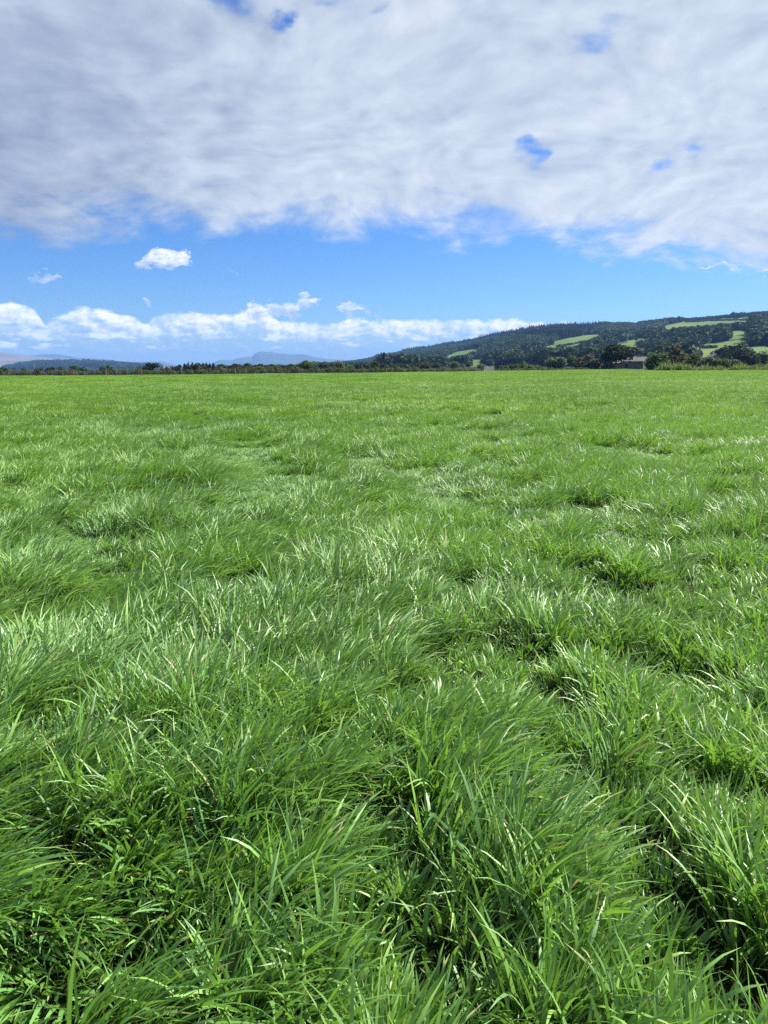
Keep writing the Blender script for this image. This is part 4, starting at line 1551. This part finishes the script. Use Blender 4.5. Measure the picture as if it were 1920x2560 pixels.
def blade_set(cx, cy, cz, per, rad, lf, ang, lean, width, seg, g, L0=0.29, spread=1.0):
    """tufts of 'per' blades around the centres"""
    m = len(cx)
    n = m * per
    rep = lambda a: np.repeat(a, per)
    a = g.random(n) * 2 * PI
    r = np.abs(g.normal(size=n)) * rad
    ox, oy = np.cos(a) * r, np.sin(a) * r
    X, Y = rep(cx) + ox, rep(cy) + oy
    Z = rep(cz)
    ln = L0 * rep(lf) * (0.45 + 0.75 * g.random(n))
    le = rep(lean)
    an = rep(ang)
    # own direction: outward from the tuft, pulled over by the wind
    ra = a + g.normal(size=n) * 0.5
    k = 0.50 * spread * (0.3 + 0.9 * g.random(n))
    pull = le * (0.9 + 0.8 * g.random(n))
    vx = np.cos(ra) * k + np.cos(an) * pull
    vy = np.sin(ra) * k + np.sin(an) * pull
    head = np.arctan2(vy, vx)
    mag = np.hypot(vx, vy)
    phi0 = np.arctan(mag * 0.75)
    phi1 = phi0 + R(15) + R(75) * g.random(n) ** 1.2
    phi1 = np.minimum(phi1, R(88) + R(35) * g.random(n))
    wd = width * (0.55 + 0.75 * g.random(n))
    tw = g.normal(size=n) * 0.7
    co, q, al, k2 = blades(n, X, Y, Z, ln, wd, head, phi0, phi1, seg, tw, g)
    tuft_r = rep(g.random(m))
    rnd_ = np.where(g.random(n) > 0.992, 1.0, np.clip(0.72 * g.random(n) + 0.26 * tuft_r, 0, 0.98))
    return co, q, al, np.repeat(rnd_, k2)


def wedge_points(r0, r1, dens, half, g, jit=True):
    """points in the wedge seen by the camera (and a good margin to each side), by ground depth"""
    half, mar = half - 0.06, 1.75
    xm = half * r1 + mar
    n = int(2 * xm * (r1 - r0) * dens)
    y = r0 + (r1 - r0) * g.random(n)
    x = (g.random(n) * 2 - 1) * xm
    k = (np.abs(x) < half * y + mar) & ((np.abs(x) < half * y + 0.25) | (g.random(n) < 0.55))
    x, y = x[k], y[k]
    return x, y


def build_grass():
    g = np.random.default_rng(42)
    # near sward: every blade modelled
    xs, ys = [], []
    x, y = wedge_points(0.75, 3.4, 95, 0.62, g)
    s1 = (x, y)
    co_l, q_l, al_l, rn_l = [], [], [], []
    off = 0

    def add(cx, cy, per, rad, width, seg, L0=0.29, spread=1.0):
        nonlocal off
        lf = canopy(cx, cy)
        an, le = flow(cx, cy)
        an = an + g.normal(size=len(cx)) * 0.30
        le = np.clip(le + g.normal(size=len(cx)) * 0.14, 0.02, 1.1)
        hz = np.clip(hollow(cx, cy), 0, 1)
        cz = ground_z(cx, cy) - 0.03 - 0.04 * hz
        lf = lf * np.clip((cy - 0.5) / 1.1, 0.5, 1)
        keep = g.random(len(cx)) > hz * 0.12
        cx, cy, lf, an, le, cz = cx[keep], cy[keep], lf[keep], an[keep], le[keep], cz[keep]
        le = le * (1 - 0.6 * hz[keep])
        co, q, al, rn = blade_set(cx, cy, cz, per, rad, lf, an, le, width, seg, g, L0, spread)
        co_l.append(co)
        q_l.append(q + off)
        al_l.append(al)
        rn_l.append(rn)
        off += len(co)

    add(*s1, 50, 0.05, 0.0135, 6, L0=0.32)
    # short undergrowth between the tufts
    x, y = wedge_points(0.75, 6.5, 230, 0.62, g)
    add(x, y, 12, 0.06, 0.009, 2, L0=0.19, spread=1.6)
    x, y = wedge_points(3.4, 6.8, 75, 0.60, g)
    add(x, y, 38, 0.055, 0.0128, 4, L0=0.30)
    co = np.concatenate(co_l)
    q = np.concatenate(q_l)
    al = np.concatenate(al_l).astype(np.float32)
    rn = np.concatenate(rn_l).astype(np.float32)
    print('near grass tris', len(q) * 2)
    # tuft variants: lean towards +x in their own frame, three degrees of lean each
    leans = (0.25, 0.55, 0.85)
    variants = []

    def variant(nm, n_t, R_, per, rad, width, seg, le, L0=0.29):
        a = g.random(n_t) * 2 * PI
        r = np.sqrt(g.random(n_t)) * R_
        cx, cy = np.cos(a) * r, np.sin(a) * r
        lf = 0.75 + 0.5 * g.random(n_t)
        c, qq, a_, r_ = blade_set(cx, cy, np.zeros(n_t), per, rad, lf, g.normal(size=n_t) * 0.35, np.full(n_t, le), width, seg, g, L0)
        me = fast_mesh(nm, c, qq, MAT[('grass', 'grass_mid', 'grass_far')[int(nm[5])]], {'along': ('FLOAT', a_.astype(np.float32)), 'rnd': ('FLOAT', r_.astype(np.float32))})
        o = hidden_obj(nm, me)
        variants.append(o)
    NV = 5
    for lv, (n_t, R_, per, rad, width, seg) in enumerate(((6, 0.15, 36, 0.06, 0.0135, 4), (24, 0.40, 34, 0.07, 0.0165, 3), (80, 1.3, 24, 0.12, 0.030, 3))):
        for li, le in enumerate(leans):
            for v in range(NV):
                variant('tuft_%d_%d_%d' % (lv, li, v), n_t, R_, per, rad, width, seg, le)
    P, K, RT_, SC = [], [], [], []
    for lv, (r0, r1, dens, half) in enumerate(((6.5, 22, 26, 0.60), (21.5, 72, 4.2, 0.60), (70, 262, 0.55, 0.62))):
        x, y = wedge_points(r0, r1, dens, half, g)
        if lv == 0:                      # short grass filling the hollows
            xx, yy = wedge_points(r0, r1, dens * 0.7, half, g)
            kk = hollow(xx, yy) > 0.25
            x, y = np.concatenate([x, xx[kk]]), np.concatenate([y, yy[kk]])
        ed = field_edge(x, y)
        k = (y < ed + 1.0)
        x, y = x[k], y[k]
        lf = canopy(x, y)
        an, le = flow(x, y)
        far = np.clip((np.hypot(x, y) - 14) / 45.0, 0, 1)
        lf = lf * (1 - 0.7 * far) + 0.62 * 0.7 * far
        le = le * (1 - 0.4 * far) + 0.16 * far
        li = np.clip((le - 0.1) / 0.3 + g.normal(size=len(x)) * 0.3, 0, 2.999).astype(int)
        hz = np.clip(hollow(x, y), 0, 1)
        pick = lv * 3 * NV + li * NV + g.integers(0, NV, len(x))
        P.append(np.stack([x, y, ground_z(x, y) - 0.03 - 0.05 * hz], -1))
        K.append(pick)
        rz = an + g.normal(size=len(x)) * 0.4
        RT_.append(np.stack([np.zeros_like(rz), np.zeros_like(rz), rz], -1))
        s = np.clip(lf, 0.30, 1.6)
        SC.append(np.stack([0.75 + 0.25 * s, 0.75 + 0.25 * s, s], -1))
    P, K, RT_, SC = map(np.concatenate, (P, K, RT_, SC))
    print('grass instances', len(P), 'blade quads', len(q))
    n0 = len(co)
    allco = np.concatenate([co, P])
    at_pick = np.concatenate([np.full(n0, -1), K]).astype(np.int32)
    at_rot = np.concatenate([np.zeros((n0, 3)), RT_]).astype(np.float32)
    at_scl = np.concatenate([np.ones((n0, 3)), SC]).astype(np.float32)
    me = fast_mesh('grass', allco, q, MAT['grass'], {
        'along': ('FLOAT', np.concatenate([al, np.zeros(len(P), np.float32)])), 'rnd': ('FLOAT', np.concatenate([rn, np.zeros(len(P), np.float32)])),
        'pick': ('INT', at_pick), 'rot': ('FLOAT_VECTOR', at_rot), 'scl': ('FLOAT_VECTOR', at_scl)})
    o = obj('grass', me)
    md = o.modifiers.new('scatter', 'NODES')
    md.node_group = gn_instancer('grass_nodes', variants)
    tag(o, 'long bright green windblown grass filling the whole field', 'grass', kind='stuff')


build_grass()


# ------------------------------------------------------------------ tall weeds at the right end
def build_weeds():
    g = np.random.default_rng(9)
    for nm, n, lo, hi, mat, lab, w0, segs in (('weeds', 900, 0.7, 1.7, 'weed', 'tall green weeds fringing the scrub at the right end of the field', 0.16, 3),
                                              ('seed_stalks', 110, 1.6, 3.1, 'seed', 'pale dry seed stalks standing up among the scrub', 0.05, 3)):
        px = 1620 + g.random(n) * 420
        if nm == 'seed_stalks':
            px = np.where(g.random(n) < 0.65, 1635 + g.random(n) * 130, px)
        r = px_ratio(px)
        ed = np.interp(r, _ex, _ey)
        clump = fbm(px / 26.0, px * 0 + 3.3, 61, 2)
        d = ed + g.random(n) * 5 - 0.5 if nm == 'weeds' else ed + g.random(n) * 3 + 1
        x = r * d
        ln = (lo + (hi - lo) * g.random(n) ** 1.5) * np.clip(0.25 + 1.5 * clump, 0.3, 1.5)
        hd = g.random(n) * 6.28
        per = 7 if nm == 'weeds' else 1
        X = np.repeat(x, per) + g.normal(size=n * per) * 0.25
        Y = np.repeat(d, per) + g.normal(size=n * per) * 0.25
        Ln = np.repeat(ln, per) * (0.6 + 0.5 * g.random(n * per))
        m = n * per
        ph0 = g.random(m) * 0.35
        co, q, al, k = blades(m, X, Y, np.full(m, -0.05), Ln, np.full(m, w0) * (0.6 + 0.8 * g.random(m)), g.random(m) * 6.28, ph0, ph0 + g.random(m) * 0.9, segs, g.normal(size=m), g)
        o = obj(nm, fast_mesh(nm, co, q, MAT[mat]))
        tag(o, lab, 'weeds', kind='stuff')


build_weeds()


# ------------------------------------------------------------------ air
def build_haze():
    v, f = box(-9200, 9200, -2100, 14200, -4, 268)
    m = bpy.data.materials.new('haze')
    m.use_nodes = True
    N = NT(m.node_tree)
    N.n.clear()
    out = N.new('ShaderNodeOutputMaterial')
    pv = N.new('ShaderNodeVolumePrincipled')
    pv.inputs['Color'].default_value = (0.18, 0.37, 0.80, 1)
    pv.inputs['Density'].default_value = 0.90e-4
    pv.inputs['Anisotropy'].default_value = 0.0
    N.l.new(pv.outputs[0], out.inputs['Volume'])
    o = link_mesh('haze', v, f, m)
    tag(o, kind='stuff')


build_haze()
